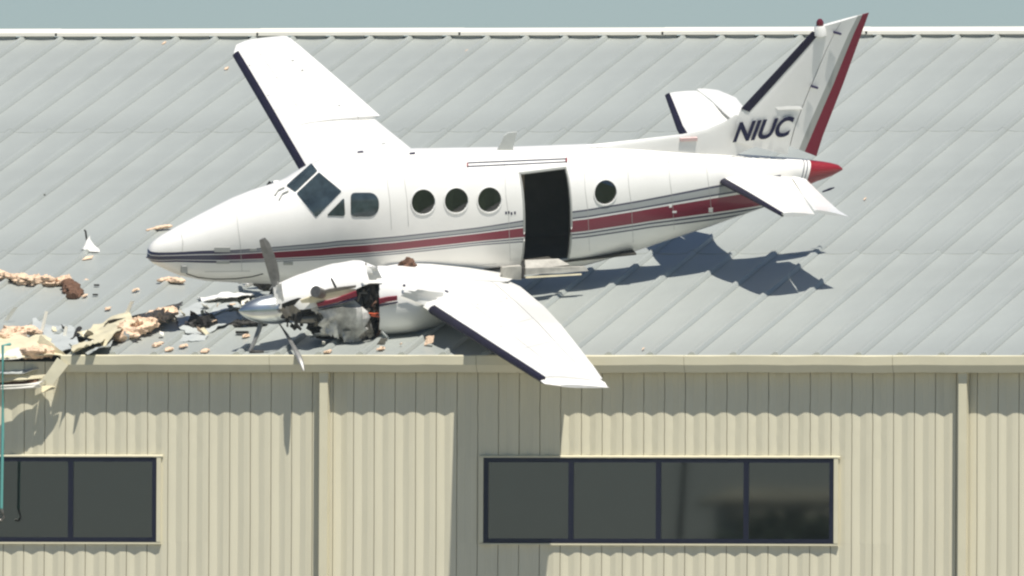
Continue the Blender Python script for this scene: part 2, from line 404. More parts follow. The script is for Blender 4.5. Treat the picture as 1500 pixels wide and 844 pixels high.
# downspouts
for px in (474, 1410):
    x = on_y(px, 600, -.15).x
    m = MB(); m.box((x - .06, -.155, .1), (x + .06, -.035, EZ - .27)); m.box((x - .066, -.161, EZ - .34), (x + .066, -.03, EZ - .25))
    m.box((x - .066, -.161, 3), (x + .066, -.0, 3.05)); m.build('downspout', M['trim'], hangar)

# ------------------------------------------------------------------ the aircraft
# own axes: x forward (nose tip at 0), y to its left wing (towards the viewer), z up
AR = Matrix(((-0.84493676, 0.52637112, 0.09494902), (-0.52332564, -0.77689842, -0.35008444), (-0.11050859, -0.34548846, 0.93189354)))
AO = Vector((-5.76085613, 1.22653519, 11.41219677))
plane = bpy.data.objects.new('light_aircraft', None); COL.objects.link(plane)
plane.matrix_world = Matrix.Translation(AO) @ AR.to_4x4()
tag(plane, 'white twin engine aircraft with maroon stripe and open cabin door crashed on the grey roof', 'aircraft')
ARt = AR.transposed(); CL = ARt @ (CAM - AO)
def lray(px, py): return ARt @ ray(px, py)
def L(px, py, y=0.):
    d = lray(px, py); return CL + d * ((y - CL.y) / d.y)
def Lp(px, py, p0, n):
    d = lray(px, py); return CL + d * (((Vector(p0) - CL) @ n) / (d @ n))
def interp(tab, x):
    if x >= tab[0][0]: return tab[0][1]
    for (a, va), (b, vb) in zip(tab[:-1], tab[1:]):
        if b <= x <= a: return va + (vb - va) * (x - a) / (b - a) if a != b else va
    return tab[-1][1]
top_px = [(215.5, 376), (217, 366), (222, 356), (235, 346), (258, 333), (300, 311), (340, 291), (370, 279), (400, 270), (418, 263), (440, 249), (457, 240), (475, 231), (500, 226), (605, 218.5), (700, 217), (740, 216.5), (860, 212), (930, 215), (1000, 221), (1090, 227), (1150, 231), (1175, 233), (1215, 238), (1230, 242), (1235, 248)]
bot_px = [(215.5, 378), (220, 383), (235, 391), (262, 403), (300, 411), (340, 413), (400, 415), (500, 417), (600, 415), (700, 409), (760, 403), (855, 388), (920, 370), (980, 350), (1040, 331), (1120, 303), (1190, 268), (1215, 259), (1234, 249)]
topT = [(p.x, p.z) for p in (L(*q) for q in top_px)]; botT = [(p.x, p.z) for p in (L(*q) for q in bot_px)]
wT = [(0, .012), (-.05, .10), (-.15, .17), (-.4, .27), (-1, .42), (-1.8, .56), (-2.4, .66), (-3, .70), (-6.4, .70), (-7.2, .60), (-8, .47), (-9, .30), (-9.7, .20), (-10.3, .10), (-10.52, .035)]
XEND = min(topT[-1][0], botT[-1][0]) + .01
def station(x):
    w = interp(wT, x); t = interp(topT, x); b = interp(botT, x); q = max((t - b) / 2, .01)
    for _ in range(4):
        dl = .125 * w * w / max(q, .05) * (1 if q > .1 else .3)
        t = interp(topT, x + dl * 0 + dl); b = interp(botT, x - dl); q = max((t - b) / 2, .01)
    w = min(w, q * 1.05 + .0); h2 = q * q - (.387 * w) ** 2
    return w, math.sqrt(max(h2, 1e-4)), (t + b) / 2
NS = 56
def sect(x, sc=1., inset=0.):
    w, h, zc = station(x); w = max(w - inset, .01); h = max(h - inset, .01); out = []
    for j in range(NS):
        a = 2 * math.pi * (j + .5) / NS; c, s_ = math.cos(a), math.sin(a); e = 2 / 2.25
        out.append(Vector((x, w * math.copysign(abs(c) ** e, c), zc + h * math.copysign(abs(s_) ** e, s_))))
    return out
def loft(xs, **k):
    v = []; f = []
    for x in xs: v += sect(x, **k)
    n = len(xs)
    for i in range(n - 1):
        for j in range(NS): f.append((i * NS + j, i * NS + (j + 1) % NS, (i + 1) * NS + (j + 1) % NS, (i + 1) * NS + j))
    f.append(tuple(range(NS))[::-1]); f.append(tuple((n - 1) * NS + j for j in range(NS))); return v, f
fx = [-.004, -.02, -.05, -.09, -.14, -.2, -.28, -.38, -.5]; x = -.62
while x > XEND + .12: fx.append(x); x -= .12
fx += [XEND + .06, XEND]
fv, ff = loft(fx)
bvh = BVHTree.FromPolygons([tuple(v) for v in fv], ff)
def hit(px, py):
    d = lray(px, py); o = CL + d * 340; r_ = bvh.ray_cast(o, d); 
    if r_[0] is None:
        r_ = bvh.find_nearest(Lp(px, py, (0, 0, 0), Vector((0, 1, 0))))
    n_ = Vector(r_[1]); n_ = -n_ if n_ @ d > 0 else n_
    return Vector(r_[0]), n_
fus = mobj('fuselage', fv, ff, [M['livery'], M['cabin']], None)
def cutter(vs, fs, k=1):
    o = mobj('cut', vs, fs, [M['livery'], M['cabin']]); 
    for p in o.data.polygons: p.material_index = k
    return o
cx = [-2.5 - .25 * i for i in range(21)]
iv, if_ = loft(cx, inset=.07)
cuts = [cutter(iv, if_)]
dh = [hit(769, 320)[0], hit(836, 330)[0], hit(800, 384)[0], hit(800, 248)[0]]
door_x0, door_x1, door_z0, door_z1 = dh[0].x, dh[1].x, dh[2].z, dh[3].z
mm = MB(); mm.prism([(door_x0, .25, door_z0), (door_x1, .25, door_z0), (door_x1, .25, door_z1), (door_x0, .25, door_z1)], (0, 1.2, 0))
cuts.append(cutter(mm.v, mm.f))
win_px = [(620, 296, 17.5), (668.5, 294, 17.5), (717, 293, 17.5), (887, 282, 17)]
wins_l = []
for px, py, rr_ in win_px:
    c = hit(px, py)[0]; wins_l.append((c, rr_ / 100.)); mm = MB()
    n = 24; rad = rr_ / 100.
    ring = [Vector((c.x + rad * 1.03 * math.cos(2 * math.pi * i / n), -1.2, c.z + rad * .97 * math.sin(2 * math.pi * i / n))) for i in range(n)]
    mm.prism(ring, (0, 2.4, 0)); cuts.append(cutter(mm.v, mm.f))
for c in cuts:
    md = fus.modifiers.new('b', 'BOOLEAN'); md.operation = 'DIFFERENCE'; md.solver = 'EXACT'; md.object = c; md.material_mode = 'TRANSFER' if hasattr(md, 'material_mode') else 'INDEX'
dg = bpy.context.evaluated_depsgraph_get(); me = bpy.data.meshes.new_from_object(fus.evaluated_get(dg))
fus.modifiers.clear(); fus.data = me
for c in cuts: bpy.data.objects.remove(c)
fus.parent = plane
for p in me.polygons: p.use_smooth = True
me.set_sharp_from_angle(angle=R(32))
# stripe edges read along the side: (photo x, bottom and top of the maroon band)
band_px = [(222, 374.5, 380.5), (260, 374.5, 380.5), (300, 373.5, 381), (350, 372.5, 380.5), (400, 369.5, 378.5), (500, 361.5, 372.5), (580, 355.5, 366.5), (700, 342.5, 353.5), (760, 334.8, 348), (840, 323.5, 340.5), (950, 306.5, 324.5), (1050, 290, 311), (1110, 281, 302)]
bl = []; bh = []
for px, t_, b_ in band_px:
    a = hit(px, b_)[0]; b = hit(px, t_)[0]; bl.append((a.x, a.z)); bh.append((b.x, b.z))
at = me.attributes.new('band', 'FLOAT', 'POINT')
for i, v in enumerate(me.vertices):
    lo = interp(bl, v.co.x); hi = interp(bh, v.co.x)
    at.data[i].value = (v.co.z - lo) / max(hi - lo, .03) if v.co.x > -9.6 else 5

# --- patches that follow the fuselage skin
def patch(poly, name, m, off=.006, rings=4, parent=None, corner=0, fn=hit, dens=6):
    P = [Vector((a, b)) for a, b in poly]; c = sum(P, Vector((0, 0))) / len(P)
    if corner:
        Q = []
        for i, p in enumerate(P):
            a = P[i - 1]; b = P[(i + 1) % len(P)]; r1 = min(corner, (a - p).length * .45); r2 = min(corner, (b - p).length * .45)
            p1 = p + (a - p).normalized() * r1; p2 = p + (b - p).normalized() * r2
            for t in (0, .25, .5, .75, 1): Q.append((1 - t) ** 2 * p1 + 2 * t * (1 - t) * p + t * t * p2)
        P = Q
    B = []
    for i, p in enumerate(P):
        q = P[(i + 1) % len(P)]; k = max(1, int((q - p).length / dens))
        for j in range(k): B.append(p + (q - p) * j / k)
    n = len(B); v = []; f = []
    h, nn = fn(*c); v.append(h + nn * off)
    for r_ in range(1, rings + 1):
        for b in B:
            h, nn = fn(*(c + (b - c) * r_ / rings)); v.append(h + nn * off)
    for b in B:
        h, nn = fn(*b); v.append(h - nn * .01)
    for i in range(n): f.append((0, 1 + i, 1 + (i + 1) % n))
    for r_ in range(rings):
        a = 1 + r_ * n; b = a + n
        for i in range(n): f.append((a + i, b + i, b + (i + 1) % n, a + (i + 1) % n))
    return mobj(name, v, f, m, parent or plane, smooth=50)
# windshield and side windows
patch([(418, 272), (456, 238.5), (502, 281), (463.5, 320)], 'windshield_frame', M['white_worn'], .004, 6)
ws = patch([(434.5, 284), (467.5, 253), (500.5, 280.5), (463, 318)], 'windshield', M['shield'], .012, 6, corner=2)
ws2 = patch([(419.5, 272.5), (456.5, 240), (465.5, 251), (432.5, 282)], 'windshield', M['shield'], .012, 6, corner=2)
patch([(478, 316), (504, 289.5), (505.5, 316.5)], 'quarter_window', M['shield'], .009, 4, corner=4)
patch([(513.5, 282.5), (547, 282.5), (555, 292), (555, 308), (546, 317.5), (514, 317.5)], 'cockpit_side_window', M['shield'], .009, 5, corner=7)
# wiper arms and nose details
for a, b, c in (((403, 287), (408, 280), (417, 276)), ((409, 293), (414, 285), (423, 281))):
    mm = MB(); mm.tube([hit(*p)[0] + hit(*p)[1] * .02 for p in (a, b, c)], .012, 6); mm.build('wiper_arm', M['greypaint'], plane)
patch([(314, 362.5), (337, 362.5), (337, 369), (314, 369)], 'nose_vent', M['greypaint'], .012, 2)
patch([(317, 382), (336, 382), (336, 386), (317, 386)], 'nose_vent', M['greypaint'], .012, 2)
patch([(366, 364), (376, 364), (376, 368), (366, 368)], 'skin_plate', M['greypaint'], .008, 2)
patch([(415, 383.5), (429, 383.5), (429, 388), (415, 388)], 'skin_plate', M['greypaint'], .008, 2)
mm = MB(); c0 = [hit(a, b)[0] + hit(a, b)[1] * .004 for a, b in ((262, 335), (266, 345), (268, 356), (267, 368))]
mm.tube(c0, .004, 5); mm.build('radome_seam', M['greypaint'], plane)
mm = MB(); mm.tube([hit(a, b)[0] + hit(a, b)[1] * .006 for a, b in ((268, 396), (274, 401), (290, 406), (315, 408.5), (345, 408), (370, 405), (385, 401))], .007, 6); mm.build('gear_door_edge', M['dark'], plane)
mm = MB(); q0 = hit(268, 394)[0]; mm.prism([q0 + Vector((.03, 0, .06)), q0 + Vector((-.04, .02, .06)), q0 + Vector((-.05, .02, -.05)), q0 + Vector((.04, 0, -.04))], (0, .05, 0)); mm.build('pitot_mount', M['greypaint'], plane)
# cabin window rims and panes
for c, rad in wins_l:
    mm = MB(); n = 28
    for k, (r1, r2) in enumerate([(rad * 1.0, rad * 1.09)]):
        pts = []
        for i in range(n):
            a = 2 * math.pi * i / n
            for q in (r1, r2):
                p = Vector((c.x + q * 1.02 * math.cos(a), 2, c.z + q * .98 * math.sin(a))); h = bvh.ray_cast(p, Vector((0, -1, 0)))
                pts.append(Vector(h[0]) + Vector((0, .012, 0))); pts.append(Vector(h[0]) - Vector((0, .03, 0)))
        f = []
        for i in range(n):
            a = 4 * i; b = 4 * ((i + 1) % n); f += [(a, a + 2, b + 2, b), (a, b, b + 1, a + 1), (a + 2, a + 3, b + 3, b + 2)]
        mm.add(pts, f)
    rim = mm.build('cabin_window', M['white'], plane, 50)
    for sgn in (1, -1):
        mm = MB(); ctr = []; pts = []
        for i in range(n):
            a = 2 * math.pi * i / n; p = Vector((c.x + rad * 1.04 * math.cos(a), 2 * sgn, c.z + rad * .98 * math.sin(a))); h = bvh.ray_cast(p, Vector((0, -sgn, 0)))
            pts.append(Vector(h[0]) - Vector((0, sgn * .018, 0)))
        mm.add(pts, [tuple(range(n))]); mm.build('pane', M['cabglass'], rim)
# door frame, rail above, airstair and sill
yb = .70
def edge_path(pts, r_, name, m): 
    mm = MB(); mm.tube(pts, r_, 6); return mm.build(name, m, plane)
def skin(x, z):
    h = bvh.ray_cast(Vector((x, 2, z)), Vector((0, -1, 0))); return Vector(h[0]) if h[0] else Vector((x, .7, z))
zs = [door_z0 + (door_z1 - door_z0) * i / 10 for i in range(11)]
fr = []
mm = MB()
for xx in (door_x0 + .012, door_x1 - .012):
    mm.tube([skin(xx, z) + Vector((0, -.005, 0)) for z in zs], .018, 6)
mm.tube([skin(door_x0 + (door_x1 - door_x0) * i / 4, door_z1 - .01) for i in range(5)], .022, 6)
mm.tube([skin(door_x0 + (door_x1 - door_x0) * i / 4, door_z0 + .01) for i in range(5)], .02, 6)
mm.build('door_frame', M['greypaint'], plane, 40)
rail = [hit(a, b)[0] + hit(a, b)[1] * .010 for a, b in ((684.5, 239), (757, 236), (829.5, 233), (829.5, 237.5), (757, 241), (684.5, 244), (684.5, 239))]
edge_path(rail, .006, 'drip_rail', M['navy'])
d_ = [hit(a, b)[0] + hit(a, b)[1] * .012 for a, b in ((829.5, 232.5), (829.5, 238))]; edge_path(d_, .014, 'rail_end', M['maroon'])
d_ = [hit(a, b)[0] + hit(a, b)[1] * .012 for a, b in ((684.5, 239.5), (684.5, 244.5))]; edge_path(d_, .012, 'rail_end', M['maroon'])
# cabin inside: partition, seat and floor
mm = MB(); mm.box((door_x0 - .22, -.05, door_z0 + .70), (door_x0 + .05, -.02, door_z1 - .02)); mm.build('cabin_partition', M['panel'], plane)
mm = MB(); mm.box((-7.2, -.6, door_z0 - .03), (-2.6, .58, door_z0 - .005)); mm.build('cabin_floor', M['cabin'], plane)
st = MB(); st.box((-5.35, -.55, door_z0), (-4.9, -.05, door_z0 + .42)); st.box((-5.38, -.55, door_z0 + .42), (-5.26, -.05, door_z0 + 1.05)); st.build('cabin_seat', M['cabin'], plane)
# lowered airstair door: slab, treads, cable
a0 = L(768, 382, .72); a1 = L(834, 382, .66)
air = MB()
pa, pb, pc, pd = L(769, 381, .74), L(818, 379, .72), L(835, 388, .86), L(770, 395, .93)
M['sill'] = mat('worn_sill', (.40, .38, .33), .6, var=.3, scale=8); air.prism([pa, pb, pc, pd], (0, -.02, -.03)); st_ = air.build('airstair_door', M['sill'], plane)
mm = MB(); mm.prism([L(770, 393, .95), L(858, 391, .95), L(862, 397, .97), L(770, 403, .97)], (0, -.06, -.01)); mm.build('tread', M['sill'], st_)
mm = MB(); mm.prism([L(770, 405.5, .99), L(852, 401, .99), L(852, 403, 1.0), L(770, 408, 1.0)], (0, -.05, -.01)); mm.build('door_edge', M['torncream'], st_)
mm = MB(); mm.prism([L(736, 392, .98), L(764, 390, .98), L(764, 410, 1.0), L(736, 409, 1.0)], (0, -.09, -.01)); mm.build('hinge_box', M['sill'], st_)
mm = MB(); mm.tube([L(766, 383, .72), L(766, 395, .96), L(766, 408, 1.02)], .02, 6); mm.build('support_cable', M['dark'], st_)

# --- airfoil surfaces
def naca(f): return 5 * (.2969 * math.sqrt(max(f, 0)) - .126 * f - .3516 * f * f + .2843 * f ** 3 - .1015 * f ** 4)
def foil(name, st, mats, parent, tc=.12, axis=(0, 0, 1), br=None, seg=5, grow=0., sub=4):
    """st: list of (leading point, trailing point); br: per-station list of chord breaks"""
    axis = Vector(axis).normalized(); S = []
    if br is None: br = [[0, 1]] * len(st)
    for i in range(len(st) - 1):
        for j in range(sub):
            t = j / sub; S.append((Vector(st[i][0]).lerp(Vector(st[i + 1][0]), t), Vector(st[i][1]).lerp(Vector(st[i + 1][1]), t), [a + (b - a) * t for a, b in zip(br[i], br[i + 1])]))
    S.append((Vector(st[-1][0]), Vector(st[-1][1]), br[-1]))
    v = []; f = []; mi = []; cols = []
    nb = len(S[0][2])
    for k in range(nb - 1):
        for q in range(seg): cols.append((k, q / seg))
    cols.append((nb - 2, 1.0)); nc = len(cols)
    for le, te, b in S:
        ch = te - le
        for sgn in (1, -1):
            for k, t in cols:
                if b[0] == 0 and k == 0: t = t * t
                x = b[k] + (b[k + 1] - b[k]) * t
                v.append(le + ch * x + axis * sgn * (tc * ch.length * naca(x) + (grow if x > 0 else 0)) - (ch.normalized() * grow if x < .001 else Vector((0, 0, 0))))
    ns = len(S); row = 2 * nc
    for i in range(ns - 1):
        for s_ in (0, 1):
            for c in range(nc - 1):
                a = i * row + s_ * nc + c; q = (a, a + 1, a + row + 1, a + row); f.append(q if s_ else q[::-1]); mi.append(cols[c][0])
        for c, k in ((0, 0), (nc - 1, nb - 2)):
            a = i * row + c; f.append((a, a + nc, a + nc + row, a + row)); mi.append(k)
    for i in (0, ns - 1):
        for c in range(nc - 1):
            a = i * row + c; f.append((a, a + 1, a + nc + 1, a + nc)); mi.append(cols[c][0])
    return mobj(name, v, f, mats, parent, mi, smooth=38)

# fin and rudder (centre plane of the aircraft)
fin_st = [((1072, 205), (1192, 236)), ((1076, 180), (1196, 229)), ((1086, 159), (1205, 200)), ((1138, 103), (1235.5, 122)), ((1190, 46), (1262, 49)), ((1199, 39.5), (1273, 18.5))]
hinge = [(1150, 240), (1150, 229), (1160, 196), (1192, 115), (1222, 46), (1233, 32)]
grey0 = [(1164, 236), (1165, 229), (1178, 198), (1213, 118), (1243, 48), (1256, 24)]
grey1 = [(1174, 236), (1175, 229), (1188, 199), (1222, 119), (1250.5, 48), (1263, 21)]
def frac(st_, q): 
    a, b = Vector(st_[0]), Vector(st_[1]); return (Vector(q) - a).dot(b - a) / (b - a).length_squared
st3 = [(L(*a), L(*b)) for a, b in fin_st]
fh = [frac(s_, q) for s_, q in zip(fin_st, hinge)]; g0 = [frac(s_, q) for s_, q in zip(fin_st, grey0)]; g1 = [frac(s_, q) for s_, q in zip(fin_st, grey1)]
fin = foil('tail_fin', st3, [M['white']], plane, .085, (0, 1, 0), [[0, h - .012] for h in fh])
foil('rudder', st3[1:], [M['white'], M['greypaint'], M['maroon']], plane, .085, (0, 1, 0), [[h, a, b, 1] for h, a, b in zip(fh[1:], g0[1:], g1[1:])])
bw = [0, 0, .075, .092, .135, 0]
foil('deice_boot', st3[2:5], [M['boot']], plane, .085, (0, 1, 0), [[0, .085], [0, .105], [0, .15]], grow=.006)
dst = [((858, 213), (1140, 236)), ((930, 205), (1140, 228)), ((1000, 196.5), (1145, 218)), ((1036, 189), (1150, 208)), ((1060, 179), (1150, 198)), ((1078, 168), (1150, 188))]
foil('dorsal_fin', [(L(*a), L(*b)) for a, b in dst], [M['white']], plane, .034, (0, 1, 0), [[0, .75]] * 6)
mm = MB(); b0 = L(1201, 41); mm.tube([b0 + Vector((0, 0, -.10)), b0, b0 + Vector((.0, 0, .05))], [.10, .085, .05], 12); bs = mm.build('beacon_mount', M['white'], plane, 40)
mm = MB(); mm.tube([b0 + Vector((0, 0, .03)), b0 + Vector((0, 0, .09)), b0 + Vector((0, 0, .13))], [.055, .055, .03], 12); mm.build('beacon', M['beacon'], bs, 40)
mm = MB(); b1 = L(1211, 42); mm.tube([b1 + Vector((0, 0, -.08)), b1 + Vector((0, 0, .06))], .022, 6); mm.build('short_antenna', M['white'], plane)
mm = MB()
for a, b in (((1221, 47), (1232, 50)), ((1188, 126), (1198, 129))):
    mm.tube([L(*a, .075), L(*b, .075)], .018, 6)
mm.build('hinge_bracket', M['navy'], plane)
mm = MB(); mm.prism([L(1133, 156.5, .050), L(1172, 155.5, .050), L(1176, 160.5, .062), L(1140, 161.5, .062)], (0, 0, .008)); mm.build('fin_plate', M['white'], plane)  # thin white plate lying on the fin side
# registration lettering
cu = bpy.data.curves.new('reg', 'FONT'); cu.body = 'NIUC'; cu.size = 1; cu.offset = .03; cu.extrude = .004
to = bpy.data.objects.new('t', cu); COL.objects.link(to); dg = bpy.context.evaluated_depsgraph_get()
tm = bpy.data.meshes.new_from_object(to.evaluated_get(dg)); bpy.data.objects.remove(to)
xs_ = [v.co.x for v in tm.vertices]; ys_ = [v.co.y for v in tm.vertices]; x0, x1, y0, y1 = min(xs_), max(xs_), min(ys_), max(ys_)
BLc, BRc, TLc = L(1073, 209, .09), L(1154, 200, .09), L(1084, 179, .09)
for v in tm.vertices:
    a = (v.co.x - x0) / (x1 - x0); b = (v.co.y - y0) / (y1 - y0); z_ = v.co.z
    p = BLc + (BRc - BLc) * a + (TLc - BLc) * b; v.co = Vector((p.x, .092 + z_, p.z))
tm.materials.clear(); tm.materials.append(M['ink']); reg = bpy.data.objects.new('registration_lettering', tm); COL.objects.link(reg); reg.parent = plane

# tailplane
def plane_through(a, b, c):
    n = (b - a).cross(c - a).normalized(); return a, n if n.z > 0 else -n
nl = [L(1143, 316, 2.56), L(1192, 314, 2.56)]
near_t = [((1045, 262), (1160, 258), .12), ((1094, 288), (1176, 287), 1.3), ((1143, 315), (1193, 314), 2.56)]
nst = [(L(a[0], a[1], y), L(b[0], b[1], y)) for a, b, y in near_t]
ax = (0, -.05, 1)
foil('tailplane', nst, [M['white']], plane, .13, ax, [[0, 1]] * 3)
foil('deice_boot', nst, [M['boot']], plane, .13, ax, [[0, .07], [0, .08], [0, .09]], grow=.006)
est = [(L(1160, 259, .3), L(1180, 262, .3)), (L(1176, 286, 1.3), L(1208, 290, 1.3)), (L(1189, 303, 2.1), L(1228, 308, 2.1)), (L(1193, 309, 2.5), L(1243, 317.5, 2.5))]
foil('elevator', est, [M['white']], plane, .10, (0, -.05, 1))
far_t = [((1006, 216), (1110, 200), -.2), ((992, 190), (1073, 175), -1.1), ((974.5, 140), (1022, 133), -2.56)]
fst = [(L(a[0], a[1], y), L(b[0], b[1], y)) for a, b, y in far_t]
foil('tailplane', fst, [M['white']], plane, .13, (0, .05, 1), [[0, 1]] * 3)
foil('deice_boot', fst, [M['boot']], plane, .13, (0, .05, 1), [[0, .09], [0, .10], [0, .13]], grow=.006)
est = [(L(1090, 190, -.35), L(1110, 185, -.35)), (L(1060, 165, -1.3), L(1090, 158, -1.3)), (L(1040, 145, -2.1), L(1078, 143, -2.1)), (L(1021, 131, -2.56), L(1052, 132, -2.56))]
foil('elevator', est, [M['white']], plane, .10, (0, .05, 1))
mm = MB(); mm.tube([L(1205, 281, -.4), L(1216, 277, -.3), L(1222, 275, -.2)], [.012, .02, .008], 6); mm.build('static_wick', M['navy'], plane)

# wings
def mid(a, b, t): return (a[0] + (b[0] - a[0]) * t, a[1] + (b[1] - a[1]) * t)
FL = lambda t: mid((460, 285), (337.5, 76), t)
far_w = [(L(478, 316, -1.3), L(640, 252, -.9)), (L(441, 252, -2.8), L(604.5, 219, -2.0)), (L(337.5, 76, -7.4), L(420, 55, -7.4))]
# chord stations along the far wing; trailing edge steps where the flap meets the aileron
yy = [-1.3, -2.3, -4.25]
fl_le = L(441, 252, -2.75); fl_tip = L(338, 76, -7.4)
def fle(y): t = (y + 2.75) / (-7.4 + 2.75); return fl_le.lerp(fl_tip, t)
TEa = {-1.3: (622, 232), -2.1: (604, 218.5), -4.2: (545, 178)}
axf = (0, .12, 1)
st_in = [(fle(-.5), L(640, 246, -.5)), (fle(-2.1), L(604, 218.5, -2.1)), (fle(-4.2), L(550, 175, -4.2))]
fw1 = foil('wing', st_in, [M['white']], plane, .14, axf, [[0, .995]] * 3)
st_out = [(fle(-4.2), L(557, 170, -4.2)), (fle(-5.6), L(497, 117, -5.6)), (fle(-6.9), L(440, 68, -6.9)), (fle(-7.25), L(425, 56, -7.25))]
fw2 = foil('wing', st_out, [M['white']], plane, .135, axf, [[0, .78], [0, .77], [0, .76], [0, .76]])
foil('aileron', [(a - Vector((0, 0, .0)), b) for a, b in st_out], [M['white']], plane, .135, axf, [[.785, 1], [.775, 1], [.765, 1], [.764, 1]])
tipa = [(fle(-7.25), L(425, 56, -7.25)), (L(346, 66, -7.42), L(420, 53, -7.42)), (L(356, 61, -7.5), L(414, 52.5, -7.5))]
foil('wing_tip', tipa, [M['white']], plane, .06, axf)
foil('deice_boot', [(fle(-2.6), st_in[1][1].lerp(st_in[2][1], .2)), (fle(-4.2), L(555, 172, -4.2)), (fle(-7.25), L(425, 56, -7.25))], [M['boot']], plane, .14, axf, [[0, .05], [0, .055], [0, .09]], grow=.008)
def surf(o, px, py):
    b_ = BVHTree.FromPolygons([v.co[:] for v in o.data.vertices], [p.vertices[:] for p in o.data.polygons]); d = lray(px, py)
    h = b_.ray_cast(CL + d * 340, d)
    if h[0] is None: return None, None
    n_ = Vector(h[1]); return Vector(h[0]), (-n_ if n_ @ d > 0 else n_)
def fitting(objs, px, py, r_, name, m, par):
    for o in objs:
        p, n = surf(o, px, py)
        if p is not None:
            mm = MB(); mm.tube([p - n * .01, p + n * .008], r_, 10); return mm.build(name, m, par)
# small fittings on the far wing
def on_foil(px, py, a, b, c): 
    n = (b - a).cross(c - a).normalized(); d = lray(px, py); return CL + d * (((a - CL) @ n) / (d @ n)), (n if n.z > 0 else -n)
for px, py, r_ in ((429, 89, .022), (443, 103, .02), (497, 155, .02), (562, 211, .03), (366, 96, .014), (393, 140, .012), (518, 183, .012)):
    fitting((fw1, fw2), px, py, r_, 'fuel_cap', M['greypaint'], plane)

nle0 = L(612, 445, 2.3); nle1 = L(797, 561, 7.45)
def nle(y): return nle0.lerp(nle1, (y - 2.3) / 5.15)
TE = [(.5, (728, 404)), (1.6, (762, 420)), (2.8, (798, 450)), (4.1, (822, 476)), (5.4, (849, 510)), (6.5, (869, 536)), (7.25, (886, 560))]
nst = [(nle(y), L(p[0], p[1], y)) for y, p in TE]
axn = (0, -.12, 1)
nw = foil('wing', nst, [M['white']], plane, .14, axn, [[0, .80], [0, .79], [0, .77], [0, .765], [0, .76], [0, .76], [0, .99]])
foil('flap', nst[:4], [M['white']], plane, .14, axn, [[.806, 1], [.796, 1], [.776, 1], [.771, 1]])
foil('aileron', [(a.lerp(b, 0), b) for a, b in nst[3:6]] + [(nst[5][0].lerp(nst[6][0], .8), nst[5][1].lerp(nst[6][1], .8))], [M['white']], plane, .14, axn, [[.772, 1], [.766, 1], [.766, 1], [.8, 1]])
foil('wing_tip', [(nle(7.25), nst[-1][1]), (L(797, 562, 7.45), L(890, 567, 7.45)), (L(820, 565, 7.56), L(893, 568, 7.52))], [M['white_worn']], plane, .06, axn)
foil('deice_boot', [(nle(2.75), nst[2][1]), (nle(5.4), nst[4][1]), (nle(7.3), nst[6][1])], [M['boot']], plane, .14, axn, [[0, .05], [0, .06], [0, .08]], grow=.008)
for px, py, r_ in ((663, 431, .012), (742, 437, .018), (803, 488, .03), (790, 535, .014), (700, 446, .012)):
    fitting((nw,), px, py, r_, 'fuel_cap', M['pinkink'], plane)
# wing root fairing along the belly
foil('wing_root_fairing', [(L(560, 395, .3), L(765, 398, .3)), (L(560, 395, .9), L(752, 408, .9)), (nle(1.4), L(745, 412, 1.4))], [M['white']], plane, .12, (0, -.05, 1))
# faint skin seams
M['seam'] = mat('skin_seam', (.42, .41, .38), .6)
def seam(pts, fn, par=plane, r_=.0035, k=6):
    P = []
    for (a, b), (c, d) in zip(pts[:-1], pts[1:]):
        for i in range(k):
            h, n_ = fn(a + (c - a) * i / k, b + (d - b) * i / k)
            if h is not None: P.append(h + n_ * .001)
    if len(P) > 2:
        mm = MB(); mm.tube(P, r_, 5); mm.build('skin_seam', M['seam'], par)
for x_, y0_, y1_ in ((352, 292, 405), (571, 222, 345), (596, 222, 340), (745, 219, 395), (861, 214, 380), (925, 218, 366), (985, 222, 345), (1040, 226, 325)):
    seam([(x_ - 7, y0_), (x_ - 4, (y0_ + y1_) / 2 - 20), (x_, (y0_ + y1_) / 2 + 10), (x_ + 3, y1_)], hit)
seam([(520, 243), (680, 236)], hit); seam([(840, 232), (1040, 240)], hit); seam([(560, 398), (760, 384)], hit); seam([(300, 398), (380, 397)], hit)
sfw = lambda a, b: (surf(fw2, a, b) if surf(fw2, a, b)[0] is not None else surf(fw1, a, b))
for a, b in (((352, 88), (408, 74)), ((372, 122), (462, 100)), ((396, 163), (510, 135)), ((415, 200), (545, 180)), ((375, 70), (480, 220))): seam([a, b], sfw, k=10)
snw = lambda a, b: surf(nw, a, b)
for a, b in (((660, 462), (770, 432)), ((698, 487), (800, 462)), ((742, 517), (828, 495)), ((775, 540), (858, 528)), ((665, 425), (840, 560))): seam([a, b], snw, k=10)

